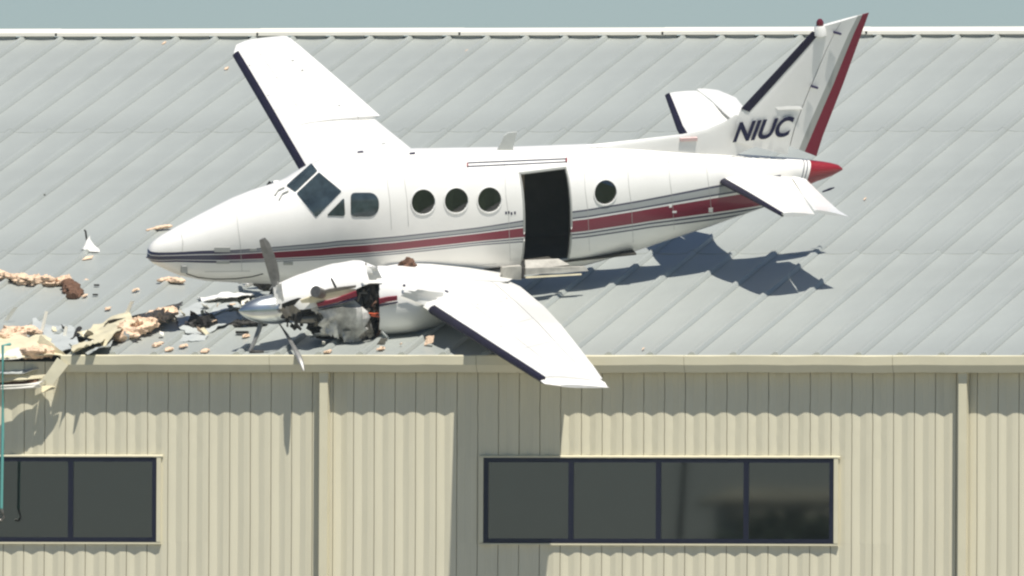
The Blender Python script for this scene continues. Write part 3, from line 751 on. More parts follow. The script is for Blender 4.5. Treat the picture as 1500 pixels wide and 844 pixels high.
# --- near engine nacelle, broken open
NY = 2.05
ntop = [(398, 424), (402, 419), (440, 402), (490, 386), (528, 379.5), (545, 386), (552, 389), (600, 389), (640, 396), (690, 410)]
nbot = [(398, 470), (412, 476), (440, 490), (480, 498), (520, 500), (560, 491), (600, 488), (640, 478), (690, 455)]
nT = [(p.x, p.z) for p in (L(a, b, NY) for a, b in ntop)]; nB = [(p.x, p.z) for p in (L(a, b, NY) for a, b in nbot)]
def nst_(x):
    t = interp(nT, x); b = interp(nB, x); q = (t - b) / 2; w = min(.43, q * .95); h = math.sqrt(max(q * q - (.387 * w) ** 2, .01)); return w, h, (t + b) / 2
def shell(name, xs, a0, a1, mats, parent, th=.02, n=18, jag=0., mfun=None, bul=0., seed=1, smooth=40, rise=0, bow=0):
    """open curved sheet around the nacelle axis; angle 90 is up, 0 is outboard (left)"""
    rr = random.Random(seed); v = []; f = []; mi = []; nx = len(xs)
    for s_ in (0, 1):
        for i, x in enumerate(xs):
            w, h, zc = nst_(x)
            A0 = a0 + rise * max(0, i / (nx - 1)) ** 1.2
            for j in range(n + 1):
                a = R(A0 + (a1 - A0) * j / n); k = 1 + bul * noise.noise(Vector((x * 3.1, a * 2.0, seed)))
                if s_: k -= th / .4
                dx = jag * noise.noise(Vector((a * 5, seed, i * .01))) if i in (0, nx - 1) else 0
                dx += bow * math.cos(a) * (1 - i / (nx - 1))
                v.append(Vector((x + dx, NY + w * k * math.cos(a), zc + h * k * math.sin(a))))
    o = nx * (n + 1)
    for s_ in (0, 1):
        for i in range(nx - 1):
            for j in range(n):
                a = s_ * o + i * (n + 1) + j; f.append((a, a + 1, a + n + 2, a + n + 1)); mi.append(0 if s_ == 0 else (1 if len(mats) > 1 else 0))
    for i in range(nx - 1):
        for j in (0, n): a = i * (n + 1) + j; f.append((a, a + n + 1, a + n + 1 + o, a + o)); mi.append(0)
    for i in (0, nx - 1):
        for j in range(n): a = i * (n + 1) + j; f.append((a, a + 1, a + 1 + o, a + o)); mi.append(0)
    return mobj(name, v, f, mats, parent, mi, smooth=smooth)
def lin(a, b, n): return [a + (b - a) * i / (n - 1) for i in range(n)]
nac = empty('engine_nacelle'); nac.parent = plane
xf = L(402, 430, NY).x; xj = L(549, 400, NY).x; xs_ = L(549, 440, NY).x; xe = L(690, 430, NY).x
shell('upper_cowl', lin(xf, xj - .02, 16), 2, 172, [M['white'], M['dark']], nac, n=26, jag=.03, bul=.015, rise=44)
shell('aft_cowl', lin(xs_ - .04, xe, 14), -80, 250, [M['white'], M['dark']], nac, n=36, jag=.02, bow=.10)
# lower cowl, crumpled, hanging below a dark gap
xl0 = L(457, 460, NY).x; xl1 = L(523, 460, NY).x
lc = shell('lower_cowl', lin(xl0, xl1, 9), -85, 6, [M['sooty'], M['dark']], nac, n=14, jag=.14, bul=.34, seed=5, smooth=14)
shell('lower_cowl', lin(xl0, xl1, 7), -170, -95, [M['sooty'], M['dark']], nac, n=10, jag=.12, bul=.2, seed=8, smooth=14)
# narrow strips of the side cowl with stripe
def sidestrip(pts, name, m, y=NY + .45, dy=-.03, par=nac):
    mm = MB(); mm.prism([L(a, b, y) for a, b in pts], (0, dy, 0)); return mm.build(name, m, par)
sidestrip([(464, 445), (492, 438), (522, 427), (523, 434), (494, 443), (466, 449.5)], 'maroon_stripe', M['maroon'], NY + .47)
sidestrip([(466, 451), (494, 445), (523, 436), (523.5, 437.5), (494, 446.5), (467, 452.5)], 'pinstripe', M['navy'], NY + .475)
sidestrip([(440, 440), (470, 430), (500, 424), (521, 424), (522, 427), (495, 435), (464, 443), (442, 444)], 'side_cowl', M['torncream'], NY + .44)
sidestrip([(470, 428), (482, 424), (500, 421), (522, 418.5), (521, 421.5), (498, 426), (478, 430)], 'side_cowl', M['steel'], NY + .445)
sidestrip([(446, 446), (452, 441), (520, 441), (533, 452), (531, 463), (518, 480), (500, 490), (484, 484), (471, 468), (464, 453)], 'side_cowl', M['sooty'], NY + .30, -.06)
sidestrip([(555.5, 438), (567, 435.5), (582, 434), (582, 440), (569, 442), (556, 445.5)], 'maroon_stripe', M['maroon'], NY + .455)
sidestrip([(556, 447.5), (570, 444.5), (583, 442.5), (583, 444), (570, 446.5), (556, 449.5)], 'pinstripe', M['navy'], NY + .455)
# crumple facets on the lower cowl
def lump(name, cx, cy, y, sx, sz, m, seed, par, depth=.12, n=9, sm=25, amp=.5):
    c = L(cx, cy, y); bm = bmesh.new(); bmesh.ops.create_icosphere(bm, subdivisions=3, radius=1)
    for v in bm.verts:
        k = 1 + amp * noise.noise(v.co * 1.7 + Vector((seed, seed * 2, 0)))
        v.co = Vector((v.co.x * sx * k, v.co.y * depth * k, v.co.z * sz * k)) + c
    me = bpy.data.meshes.new(name); bm.to_mesh(me); bm.free(); me.materials.append(m)
    for p in me.polygons: p.use_smooth = True
    me.set_sharp_from_angle(angle=R(sm)); o = bpy.data.objects.new(name, me); COL.objects.link(o); o.parent = par; return o
# engine inside
eng = empty('engine'); eng.parent = plane
c0 = L(412, 455, NY); c1 = L(560, 440, NY); c0.y = c1.y = NY
mm = MB(); ax_ = (c1 - c0)
mm.tube([c0, c0 + ax_ * .12, c0 + ax_ * .13, c0 + ax_ * .4, c0 + ax_ * .42, c0 + ax_ * .75, c0 + ax_ * .78, c1], [.10, .13, .20, .22, .27, .28, .22, .22], 20); mm.build('engine_core', M['dark'], eng, 40)
for t in (.3, .5, .62, .85):
    p = c0 + ax_ * t; mm = MB(); r0 = .29; mm.tube([p, p + ax_ * .025], r0, 20); mm.build('engine_flange', M['steel'], eng, 40)
# exhaust stack
e0 = L(490, 435, NY + .3); mm = MB(); mm.tube([L(474, 432, NY + .2), L(470, 430, NY + .42), L(462, 427, NY + .5)], [.08, .075, .085], 14); mm.build('exhaust_stack', M['steel'], eng, 40)
mm = MB(); mm.tube([L(446, 452, NY + .3), L(432, 462, NY + .36), L(434, 476, NY + .4), L(441, 483, NY + .42)], [.02, .025, .03, .02], 8); mm.build('engine_mount', M['dark'], eng, 40)
mm = MB(); mm.tube([L(425, 462, NY + .2), L(440, 468, NY + .25), L(462, 466, NY + .25)], [.07, .06, .08], 12); mm.build('intake_duct', M['steel'], eng, 40)
rr = random.Random(9)
for i in range(26):
    px = rr.uniform(526, 556); py = rr.uniform(408, 490); y = NY + rr.uniform(.05, .32)
    pts = [L(px, py, y)]
    for k in range(3): px += rr.uniform(-9, 9); py += rr.uniform(-2, 16); px = max(520, min(556, px)); py = min(494, py); pts.append(L(px, py, y + rr.uniform(-.05, .05)))
    mm = MB(); mm.tube(pts, rr.choice([.008, .012, .022, .03]), 6); mm.build('engine_pipe', M[rr.choice(['steel', 'dark', 'steel', 'insul_dark'])], eng, 40)
for i in range(22):
    px = rr.uniform(418, 470); py = rr.uniform(440, 478); y = NY + rr.uniform(.0, .32); pts = [L(px, py, y)]
    for k in range(2): px += rr.uniform(-4, 18); py += rr.uniform(-5, 8); pts.append(L(px, py, y + rr.uniform(-.05, .05)))
    mm = MB(); mm.tube(pts, rr.choice([.008, .014, .026]), 6); mm.build('engine_pipe', M[rr.choice(['steel', 'dark', 'dark'])], eng, 40)
for pts in (((535, 464), (541, 459), (548, 460), (556, 459)), ((543, 462), (550, 463), (558, 464), (563, 463))):
    mm = MB(); mm.tube([L(a, b, NY + .40) for a, b in pts], .012, 6); mm.build('orange_wire', M['wire'], eng)
lump('scorched_clump', 430, 452, NY + .1, .22, .15, M['dark'], 3, eng, .2, amp=.8)
lump('scorched_clump', 478, 470, NY - .1, .30, .22, M['dark'], 4, eng, .2, amp=.8)
lump('scorched_clump', 540, 476, NY - .05, .18, .2, M['dark'], 6, eng, .2, amp=.8)
lump('scorched_clump', 540, 425, NY + .1, .12, .3, M['dark'], 7, eng, .2, amp=.8)
sidestrip([(484, 408), (487, 408), (495, 424), (492, 425)], 'cowl_tear', M['dark'], NY + .40)
sidestrip([(413, 446), (425, 441), (437, 437), (446, 436), (448, 440), (430, 447), (414, 455)], 'soot_patch', M['dark'], NY + .33, -.02)
# nacelle top details
lump('exhaust_scar', 597, 387, NY - .15, .11, .07, M['insul_dark'], 2, nac, .08, amp=1.)
mm = MB(); mm.tube([L(592, 417, NY + .38), L(592, 419.5, NY + .38)], .02, 8); mm.build('fuel_cap', M['navy'], nac)
for px, py, r_ in ((637, 424, .012), (651, 426, .02)):
    mm = MB(); mm.tube([L(px, py, NY + .3), L(px + 5, py + 2, NY + .3)], r_, 6); mm.build('fuel_cap', M['navy'], nac)
# spinner and propeller
prop = empty('propeller'); prop.parent = plane
s0 = L(350, 456, NY + .05); s1 = L(413, 452, NY + .05); sa = s1 - s0
mm = MB(); prof = [(0, .01), (.05, .05), (.15, .10), (.3, .15), (.5, .19), (.75, .215), (.95, .22), (1, .21)]
mm.tube([s0 + sa * a for a, b in prof], [b for a, b in prof], 24); mm.build('spinner', M['chrome'], prop, 50)
mm = MB(); mm.tube([s0 + sa * .99, s0 + sa * 1.08], .20, 20); mm.build('backplate', M['dark'], prop, 40)
def blade(pts, wd, m=M['blade'], y=NY):
    mm = MB(); P = [L(a, b, y + dy) for a, b, dy in pts]; v = []; n = len(P)
    for i, (p, w) in enumerate(zip(P, wd)):
        d = (P[min(i + 1, n - 1)] - P[max(i - 1, 0)]).normalized(); side = d.cross(Vector((.3, .9, .2))).normalized(); th = Vector((0, .018, 0))
        v += [p - side * w, p + th, p + side * w, p - th]
    f = [(i * 4 + k, i * 4 + (k + 1) % 4, (i + 1) * 4 + (k + 1) % 4, (i + 1) * 4 + k) for i in range(n - 1) for k in range(4)] + [(0, 1, 2, 3), ((n - 1) * 4 + 3, (n - 1) * 4 + 2, (n - 1) * 4 + 1, (n - 1) * 4)]
    mm.add(v, f); return mm.build('blade', m, prop, 25)
blade([(403, 436, 0), (404, 420, 0), (402, 405, 0), (398, 388, 0), (393, 372, 0), (388, 358, 0), (384, 350, 0)], [.045, .05, .075, .085, .08, .07, .045])
blade([(382, 474, .1), (379, 484, .15), (373, 500, .2), (366, 514, .25)], [.035, .035, .03, .022])
blade([(366, 514, .25), (374, 516, .28), (386, 515, .3)], [.03, .03, .02], M['dark'])
def wl(p): return ARt @ (p - AO)
bp_ = [L(409, 474, NY + .1), wl(on_roof(420, 490, .16)), wl(on_y(431, 509, -.10)), wl(on_y(437, 521, -.30)), wl(on_y(442, 533, -.40)), wl(on_y(445, 543, -.44))]
mm = MB(); mm.tube(bp_, [.02, .025, .032, .045, .035, .012], 6, flat=.4); mm.build('blade', M['blade'], prop, 25)
# what is left of the far engine
st3_ = L(400, 268, -2.05); mm = MB()
mm.tube([L(399, 271, -2.0), L(405, 271.5, -2.0), L(420, 275, -2.0), L(440, 290, -1.9)], [.06, .075, .10, .16], 14); o = mm.build('far_nacelle', M['white_worn'], plane, 40)
mm = MB(); mm.tube([L(392, 275, -2.0), L(398, 268, -2.0)], [.04, .05], 10); mm.build('torn_opening', M['dark'], o, 40)
# roof antenna, belly debris, small stencils
mm = MB(); mm.prism([L(728, 218, 0) + Vector((0, -.01, -.02)), L(738, 199, 0), L(744, 194, 0), L(757, 193, 0), L(750, 218, 0) + Vector((0, 0, -.02))], (0, .02, 0)); M['pale'] = mat('pale_antenna', (.55, .56, .52), .5); mm.build('blade_antenna', M['pale'], plane)
patch([(995, 201), (1020, 200), (1020, 204.5), (995, 205.5)], 'warning_stencil', M['pinkink'], .056, 1, fn=lambda a, b: (L(a, b, 0), Vector((0, 1, 0))))
for a in ((740, 312), (744, 311.5), (748, 313), (753, 312)):
    patch([(a[0], a[1] - 2), (a[0] + 2.4, a[1] - 2), (a[0] + 2.4, a[1] + 2), (a[0] + .3, a[1] + 2)], 'stencil_mark', M['ink'], .005, 1)
for a, b in ((600, 226), (524, 224)):
    mm = MB(); h, n_ = hit(a, b); mm.tube([h + n_ * .01, h + n_ * .01 + Vector((-.08, 0, 0))], .014, 6); mm.build('roof_fitting', M['navy'], plane)
patch([(985, 309.5), (991, 309), (991, 312), (985, 312)], 'paint_chip', M['white_worn'], .005, 1)
patch([(1038, 305), (1044, 304.5), (1044, 311), (1038, 311)], 'paint_chip', M['white_worn'], .005, 1)
patch([(980, 301), (984, 301), (984, 304), (980, 304)], 'paint_chip', M['white_worn'], .005, 1)

# ------------------------------------------------------------------ torn roof, insulation and scraps
def sheet(name, pts, m, amp=.04, th=.012, seed=0, parent=None, nu=14, nv=8, edge=.5, freq=2.5, smooth=22):
    """crumpled sheet: four world corner points, displaced by noise, with thickness and ragged border"""
    a, b, c, d = [Vector(p) for p in pts]; v = []; f = []
    nn = (b - a).cross(d - a).normalized()
    if nn.z < 0: nn = -nn
    for s_ in (0, 1):
        for j in range(nv + 1):
            for i in range(nu + 1):
                u, w = i / nu, j / nv
                if edge:
                    if i in (0, nu): u += edge * .12 * noise.noise(Vector((w * 6, seed, 3)))
                    if j in (0, nv): w += edge * .25 * noise.noise(Vector((u * 7, seed, 9)))
                p = a.lerp(b, u).lerp(d.lerp(c, u), w)
                p = p + nn * (amp * (noise.noise(p * freq + Vector((seed, 0, 0))) + .5 * abs(noise.noise(p * freq * 2.7 + Vector((0, seed, 0))))) - s_ * th)
                v.append(p)
    o = (nu + 1) * (nv + 1)
    for s_ in (0, 1):
        for j in range(nv):
            for i in range(nu): q = s_ * o + j * (nu + 1) + i; f.append((q, q + 1, q + nu + 2, q + nu + 1))
    for i in range(nu):
        for j in (0, nv): q = j * (nu + 1) + i; f.append((q, q + 1, q + 1 + o, q + o))
    for j in range(nv):
        for i in (0, nu): q = j * (nu + 1) + i; f.append((q, q + nu + 1, q + nu + 1 + o, q + o))
    return mobj(name, v, f, m, parent, smooth=smooth)
def fluff(name, pts, rad, m, seed=0, flat=.7, n=20, amp=.6, h=.0, freq=5.):
    """lumpy roll of torn insulation along roof points (photo positions, height)"""
    P = []
    for q in pts: P.append(on_roof(q[0], q[1], q[2] if len(q) > 2 else .05))
    # resample
    Q = []; Rr = []
    for i in range(len(P) - 1):
        k = max(2, int((P[i + 1] - P[i]).length / .025))
        for j in range(k): Q.append(P[i].lerp(P[i + 1], j / k)); Rr.append(rad[i] + (rad[i + 1] - rad[i]) * j / k)
    Q.append(P[-1]); Rr.append(rad[-1] * .5); Rr[0] *= .5
    mm = MB(); mm.tube(Q, Rr, n, flat=1.); c = Q
    out = []
    for i, p in enumerate(mm.v):
        k = i // n; ctr = Q[min(k, len(Q) - 1)]; d = p - ctr
        s_ = 1 + amp * noise.noise(p * freq + Vector((seed, 0, 0))) + amp * .7 * noise.noise(p * freq * 2.6 + Vector((0, seed, 0))) + amp * .7 * noise.noise(p * freq * 6.5 + Vector((0, 0, seed)))
        d = d * s_; d.z *= flat; out.append(ctr + d)
    mm.v = out; return mm.build(name, m, None, 28)
tag(fluff('insulation_roll', [(-60, 400), (-10, 398), (10, 406), (40, 411), (75, 414), (105, 411)], [.08, .10, .09, .12, .14, .12], M['insul'], 1, .6, amp=.85), 'long ragged roll of peach insulation on the roof at the left edge', 'insulation')
tag(fluff('insulation_scrap', [(100, 416), (106, 425), (107, 434)], [.10, .12, .09], M['insul_dark'], 2), 'dark scorched lump at the right end of the long insulation roll', 'insulation')
tag(fluff('insulation_scrap', [(230, 411), (248, 409), (270, 412)], [.06, .08, .05], M['insul'], 3, .5), 'peach insulation scrap on the roof just under the aircraft nose', 'insulation')
tag(fluff('insulation_scrap', [(214, 338), (232, 334), (252, 331)], [.03, .05, .04], M['insul'], 4, .5), 'thin insulation scrap on the roof just above the aircraft nose', 'insulation')
o = fluff('insulation_batt', [(170, 498, .05), (186, 487, .12), (205, 476, .15), (228, 464, .15), (256, 452, .1)], [.09, .17, .15, .14, .09], M['insul'], 5, .55, amp=.8); tag(o, 'thick peach insulation batt spilling from the long roof tear', 'insulation')
o = fluff('insulation_batt', [(5, 496, .12), (25, 485, .15), (45, 484, .12), (62, 488, .08)], [.10, .14, .12, .06], M['insul'], 6, .5, amp=.8); tag(o, 'pinkish insulation bulging above the smashed left eave', 'insulation')
o = fluff('insulation_batt', [(30, 518, .0), (52, 516, .05), (78, 518, .0)], [.08, .13, .09], M['insul'], 16, .8); tag(o, 'brownish insulation wad inside the open smashed eave', 'insulation')
for i, (px, py, r_, lb) in enumerate([(198, 425, .05, 'small scrap between the roof tear and the aircraft nose'), (158, 452, .05, 'small pale scrap left of the upright metal sliver'), (126, 411, .04, 'crumb right of the long insulation roll'), (124, 433, .04, 'crumb just right of the scorched lump'),
     (633, 73, .05, 'left one of two crumbs near the ridge above the cabin'), (687, 73, .06, 'right one of two crumbs near the ridge above the cabin'), (240, 63, .03, 'tiny crumb under the ridge left of the far wing'), (493, 93, .035, 'tiny crumb on the roof beside the far wing trailing edge'), (332, 100, .03, 'tiny crumb left of the far wing leading edge'),
     (230, 505, .08, 'oblong scrap below the tear near the gutter'), (268, 507, .06, 'flat crumb near the gutter below the dark lump'), (247, 512, .06, 'crumb lying right on the gutter edge'), (300, 514, .07, 'scrap at the gutter right of the other crumbs'), (360, 492, .05, 'pale scrap beside the small dark bar'), (340, 447, .06, 'pale scrap right in front of the spinner'),
     (557, 511, .06, 'scrap on the roof edge below the engine'), (480, 515, .06, 'scrap at the gutter left below the engine'), (1267, 291, .02, 'white crumb right of the tail cone'), (942, 511, .02, 'tiny grit near the gutter right of the wing')]):
    tag(fluff('insulation_crumb', [(px - r_ * 90, py + 2, .02), (px, py, .03), (px + r_ * 100, py - 2, .02)], [r_ * .35, r_ * .65, r_ * .3], M['insul'], 20 + i * 3, .55, 12, 1.1, freq=13.), 'peach insulation ' + lb, 'insulation', 'insulation crumbs scattered over the roof')
# tear in the roof: raised sheet lip, the shaded gap beneath is a near-black sheet
def onr(px, py, h=0.): return on_roof(px, py, h)
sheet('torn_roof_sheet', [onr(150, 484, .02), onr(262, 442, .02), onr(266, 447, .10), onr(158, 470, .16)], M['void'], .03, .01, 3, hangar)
sheet('torn_roof_sheet', [onr(112, 489, .04), onr(185, 455, .08), onr(200, 470, .25), onr(150, 505, .12)], M['torncream'], .10, .01, 4, hangar)
sheet('torn_roof_sheet', [onr(255, 455, .02), onr(345, 428, .03), onr(352, 452, .04), onr(262, 478, .05)], M['tornroof'], .05, .01, 5, hangar)
sheet('torn_roof_sheet', [onr(262, 482, .06), onr(345, 455, .06), onr(350, 470, .03), onr(290, 492, .02)], M['tornroof'], .06, .01, 6, hangar)
sheet('torn_roof_sheet', [onr(288, 436, .02), onr(372, 428, .03), onr(368, 436, .10), onr(300, 440, .08)], M['white_worn'], .09, .01, 7, hangar)
sheet('torn_roof_sheet', [onr(105, 513, .02), onr(170, 485, .02), onr(150, 500, .20), onr(108, 516, .12)], M['torncream'], .08, .01, 8, hangar)
sheet('torn_roof_sheet', [onr(120, 516, .02), onr(168, 500, .03), onr(160, 508, .14), onr(128, 518, .10)], M['tornroof'], .08, .01, 9, hangar)
sheet('torn_roof_sheet', [onr(40, 512, .02), onr(118, 514, .02), onr(108, 478, .04), onr(48, 470, .04)], M['tornroof'], .07, .01, 23, hangar)
sheet('torn_roof_sheet', [onr(262, 500, .01), onr(300, 498, .01), onr(305, 490, .03), onr(268, 490, .03)], M['tornroof'], .03, .01, 24, hangar)
# upright slivers of bent sheet
for i, (a, b, w) in enumerate([((176, 474), (191, 441), 5), ((57, 492), (66, 456), 4), ((92, 492), (95, 478), 4), ((5, 470), (20, 450), 6), ((118, 506), (140, 500), 4)]):
    p = onr(*a, .02); q = onr(*a, .02) + (on_y(*b, p.y - .25) - on_y(*a, p.y - .25)); t = Vector((w / 100, .03, 0)); mm = MB()
    mm.prism([p, p + t, q + t * .9, q], (0, .015, .0)); mm.build('bent_sheet_sliver', M['ridge'], hangar)
for i, (q4, mk, amp_) in enumerate((
    ([(534, 388), (552, 392), (560, 408), (541, 411)], 'white_worn', .05), ([(470, 470), (492, 474), (497, 497), (478, 488)], 'sooty', .07), ([(524, 466), (543, 470), (549, 493), (527, 497)], 'steel', .08),
    ([(452, 440), (474, 446), (470, 462), (456, 455)], 'sooty', .06), ([(409, 452), (430, 447), (441, 456), (418, 466)], 'steel', .05), ([(500, 486), (528, 482), (522, 500), (504, 502)], 'sooty', .08),
    ([(400, 421), (412, 414), (416, 440), (404, 447)], 'white_worn', .03), ([(585, 432), (612, 424), (650, 428), (634, 452)], 'white', .03))):
    sheet('torn_cowl', [L(a, b, NY + (.36 if i != 7 else .42) + .05 * (k % 2)) for k, (a, b) in enumerate(q4)], M[mk], amp_, .008, 60 + i, plane, 8, 6, 1.3, 7)
# solid black lumps built instead of roof holes, in front of the spinner
tag(fluff('black_lump', [(278, 482, .02), (292, 474, .08), (305, 472, .08), (318, 478, .03)], [.08, .17, .15, .06], M['dark'], 31, .8), 'black lump lying on the roof left of the spinner', 'wreckage')
tag(fluff('black_lump', [(333, 478, .02), (345, 474, .05), (372, 472, .05), (392, 474, .03)], [.04, .08, .07, .05], M['dark'], 32, .7), 'black lump on the roof right under the spinner tip', 'wreckage')
tag(fluff('black_lump', [(116, 480, .06), (112, 490, .05), (103, 500, .02)], [.03, .03, .03], M['dark'], 35, .7), 'thin dark twisted scrap standing left of the roof tear', 'wreckage')
mm = MB(); p = onr(345, 489, .02); mm.box(p, p + Vector((.17, .1, .04))); o = mm.build('metal_scrap', M['dark']); tag(o, 'small dark metal bar on the roof below the spinner', 'scrap')
for i, (px, py, lb) in enumerate(((141, 419, 'upper one of two dark specks right of the insulation roll'), (139, 433, 'lower one of two dark specks right of the insulation roll'), (62, 287, 'dark speck alone on the left roof'))):
    mm = MB(); p = onr(px, py, .01); mm.box(p - Vector((.03, .02, 0)), p + Vector((.04, .03, .025))); tag(mm.build('metal_scrap', M['dark']), lb, 'scrap')
rr = random.Random(21); scraps = {}
for i in range(46):
    t = rr.random(); px = 100 + 290 * t + rr.uniform(-20, 20); py = 500 - 45 * t + rr.gauss(0, 13); py = min(py, 513)
    if 40 < i: px = rr.uniform(440, 640); py = rr.uniform(497, 512)
    a = onr(px, py, .02); q = rr.uniform(.05, .16); ang = rr.uniform(0, 6.28); d1 = Vector((math.cos(ang) * q, math.sin(ang) * q, rr.uniform(0, .08))); d2 = Vector((-math.sin(ang) * q * .5, math.cos(ang) * q * .5, rr.uniform(0, .10)))
    mk = rr.choice(['tornroof', 'insul', 'torncream', 'ridge', 'dark', 'insul', 'steel', 'insul_dark'])
    o = sheet('torn_scrap', [a, a + d1, a + d1 * .9 + d2, a + d2 * 1.1], M[mk], .04, .008, 100 + i, None, 5, 4, 1.2, 5)
    zone = ('beside the smashed left eave' if px < 150 else 'under the peach insulation batt' if px < 235 else 'around the black lump' if px < 330 else 'below the spinner' if px < 440 else 'below the near engine' if px < 545 else 'below the aft nacelle')
    scraps.setdefault(({'tornroof': 'grey sheet', 'insul': 'peach', 'torncream': 'cream sheet', 'ridge': 'pale cream', 'dark': 'black', 'steel': 'steel grey', 'insul_dark': 'brown'}[mk], zone), []).append((px, o))
for (c_, z_), L_ in scraps.items():
    L_.sort(key=lambda q: q[0]); n = len(L_)
    for k, (_, o) in enumerate(L_):
        rank = '' if n == 1 else ('leftmost ' if k == 0 else 'rightmost ' if k == n - 1 else ['second', 'third', 'fourth', 'fifth', 'sixth'][min(k - 1, 4)] + ' from left ')
        tag(o, (rank + 'small ' + c_ + ' scrap ' + z_), 'scrap', 'torn scraps of the debris trail')
# dark debris under the far propeller and nose
tag(fluff('broken_engine_part', [(372, 412, .15), (385, 414, .2), (398, 418, .2)], [.06, .11, .08], M['dark'], 41, .8), 'dark broken engine part wedged between nose and near engine', 'wreckage')
tag(fluff('broken_engine_part', [(352, 403, .25), (372, 400, .28), (390, 400, .28)], [.03, .04, .03], M['steel'], 42, .6), 'grey twisted strip under the nose beside the raised blade', 'wreckage')
tag(fluff('white_wreck_panel', [(350, 412, .12), (364, 412, .16), (376, 416, .12)], [.04, .09, .05], M['white_worn'], 43, .8), 'small crumpled white panel under the nose', 'wreckage')
# vent-like white scrap standing on the roof
vent = empty('torn_vent', onr(130, 369, 0)); tag(vent, 'small white crumpled cone with thin stick standing alone left of the nose', 'vent')
mm = MB(); n = 14; v = [Vector((.02, 0, .24))]
for k, (r_, z) in enumerate(((.03, .18), (.07, .10), (.13, .035), (.12, .0))):
    for j in range(n): a = 2 * math.pi * j / n; q = r_ * (1 + .45 * noise.noise(Vector((math.cos(a) * 1.5, math.sin(a) * 1.5, k * .4)))); v.append(Vector((q * math.cos(a) + .02 * k, q * .8 * math.sin(a), z)))
f = [(0, 1 + j, 1 + (j + 1) % n) for j in range(n)] + [(1 + k * n + j, 1 + (k + 1) * n + j, 1 + (k + 1) * n + (j + 1) % n, 1 + k * n + (j + 1) % n) for k in range(3) for j in range(n)]
mm.add(v, f); mm.build('cone', M['white_worn'], vent, 25)
mm = MB(); mm.tube([(-.02, 0, .1), (-.05, 0, .30), (-.07, 0, .32)], .014, 6); mm.build('stick', M['dark'], vent)
mm = MB(); mm.box((-.08, -.08, -.01), (.07, .04, .03)); mm.build('base', M['dark'], vent)
tag(sheet('vent_scrap', [onr(120, 381, .01), onr(134, 379, .01), onr(137, 375, .03), onr(126, 376, .03)], M['insul'], .02, .01, 51, None, 6, 4), 'flat pale scrap lying just below the small white cone', 'insulation')

# smashed left eave: dark cavity, folded sheets, bent gutter
m = MB(); xa = on_y(-100, 530).x; m.box((xa, .35, EZ - .55), (TORNX + .1, .45, EZ + .10)); m.build('eave_shade_board', M['void'], hangar)  # board coloured near-black for the shade in the cavity
sheet('torn_roof_sheet', [on_y(-60, 524, -.1), on_y(92, 522, -.1), on_y(66, 489, .6), on_y(-60, 492, .6)], M['torncream'], .10, .012, 11, hangar, 20, 8)
sheet('torn_roof_sheet', [on_y(62, 492, .3), on_y(97, 520, -.12), on_y(90, 524, -.05), on_y(52, 505, .3)], M['torncream'], .05, .012, 12, hangar, 10, 5)
sheet('torn_roof_sheet', [on_y(-60, 535, -.05), on_y(34, 524, -.10), on_y(28, 510, .05), on_y(-60, 520, .05)], M['ridge'], .10, .012, 13, hangar, 14, 6)
sheet('torn_roof_sheet', [on_y(-60, 556, -.22), on_y(40, 545, -.15), on_y(68, 535, .1), on_y(-60, 536, .1)], M['tornroof'], .09, .012, 14, hangar, 16, 6)
sheet('torn_roof_sheet', [on_y(-60, 565, -.12), on_y(62, 554, -.12), on_y(66, 549, -.1), on_y(-60, 557, -.1)], M['torncream'], .04, .012, 15, hangar, 16, 4)
sheet('torn_roof_sheet', [on_y(-60, 571, -.06), on_y(55, 562, -.06), on_y(60, 552, .05), on_y(-60, 560, .05)], M['insul_dark'], .03, .012, 19, hangar, 16, 4)
def bar(name, pts, wv, th, m, parent=hangar):
    mm = MB(); P = [on_y(*q) for q in pts]; 
    for a, b in zip(P[:-1], P[1:]): mm.prism([a, b, b + Vector(wv), a + Vector(wv)], th)
    return mm.build(name, m, parent)
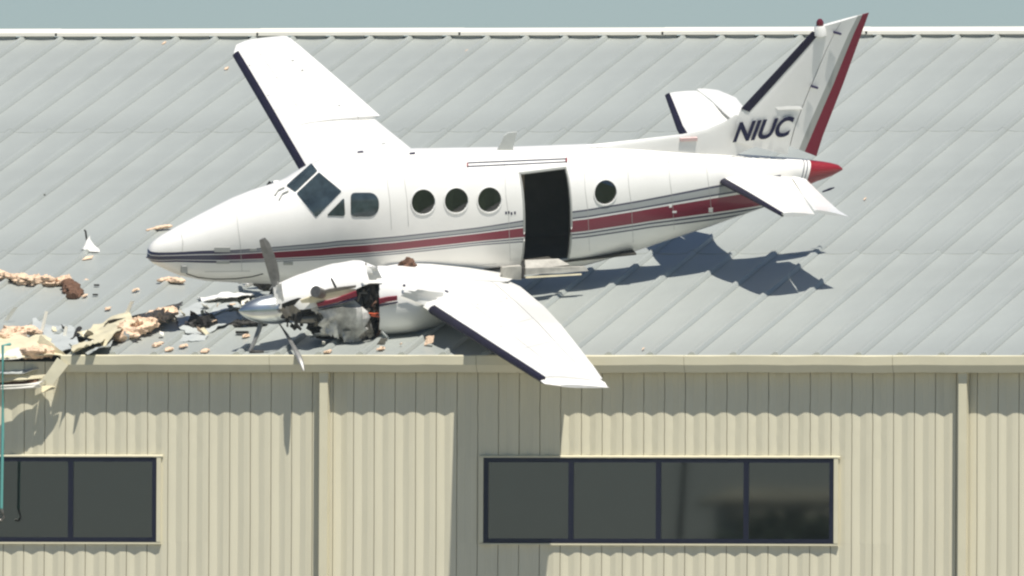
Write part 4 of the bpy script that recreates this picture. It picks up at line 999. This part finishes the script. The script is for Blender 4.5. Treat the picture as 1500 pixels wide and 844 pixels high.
o = sheet('bent_gutter', [on_y(84, 524, -.30), on_y(100, 535, -.28), on_y(78, 563, -.32), on_y(62, 556, -.34)], M['trim'], .015, .03, 17, hangar, 6, 8, 0)
o = sheet('bent_gutter', [on_y(-80, 574, -.40), on_y(48, 567, -.36), on_y(66, 556, -.33), on_y(60, 562, -.10)], M['ridge'], .01, .012, 18, hangar, 16, 4, 0)
o = sheet('bent_gutter', [on_y(-80, 568, -.40), on_y(58, 562, -.34), on_y(60, 567, -.30), on_y(-80, 574, -.36)], M['ridge'], .01, .02, 21, hangar, 16, 4, 0)
o = sheet('bent_gutter', [on_y(62, 563, -.05), on_y(82, 567, -.10), on_y(78, 570, -.20), on_y(60, 575, -.20)], M['torncream'], .02, .01, 22, hangar, 6, 4, .5)

# teal rope at the left edge
X_ = -.45
rope = empty('teal_rope', on_y(2, 745, X_)); tag(rope, 'teal rope hanging in front of the wall at the left photo edge', 'rope')
tp = on_y(4, 506, X_); bt = on_y(2, 745, X_); 
mm = MB(); mm.tube([tp + Vector((.02, .30, .02)) - rope.location, tp - rope.location, (tp + bt) / 2 + Vector((.01, 0, 0)) - rope.location, Vector((0, 0, 0))], .022, 8); mm.build('cord', M['teal'], rope)
mm = MB(); mm.tube([(0, 0, 0), (.02, 0, -.06), (.04, 0, -.12), (.0, 0, -.17), (-.05, 0, -.15)], .018, 8); mm.build('hook', M['steel'], rope)

# ------------------------------------------------------------------ air between the camera and the roof
m = MB(); m.box((-75, -372, -1.2), (120, 70, 18)); hz = m.build('haze', [])
hm = bpy.data.materials.new('haze'); hm.use_nodes = True; t = hm.node_tree; t.nodes.clear()
pv = t.nodes.new('ShaderNodeVolumePrincipled'); pv.inputs['Color'].default_value = (.80, .92, .92, 1); pv.inputs['Density'].default_value = .00007; pv.inputs['Anisotropy'].default_value = 0
ho = t.nodes.new('ShaderNodeOutputMaterial'); t.links.new(pv.outputs[0], ho.inputs['Volume'])
hz.data.materials.clear(); hz.data.materials.append(hm); tag(hz, kind='stuff')
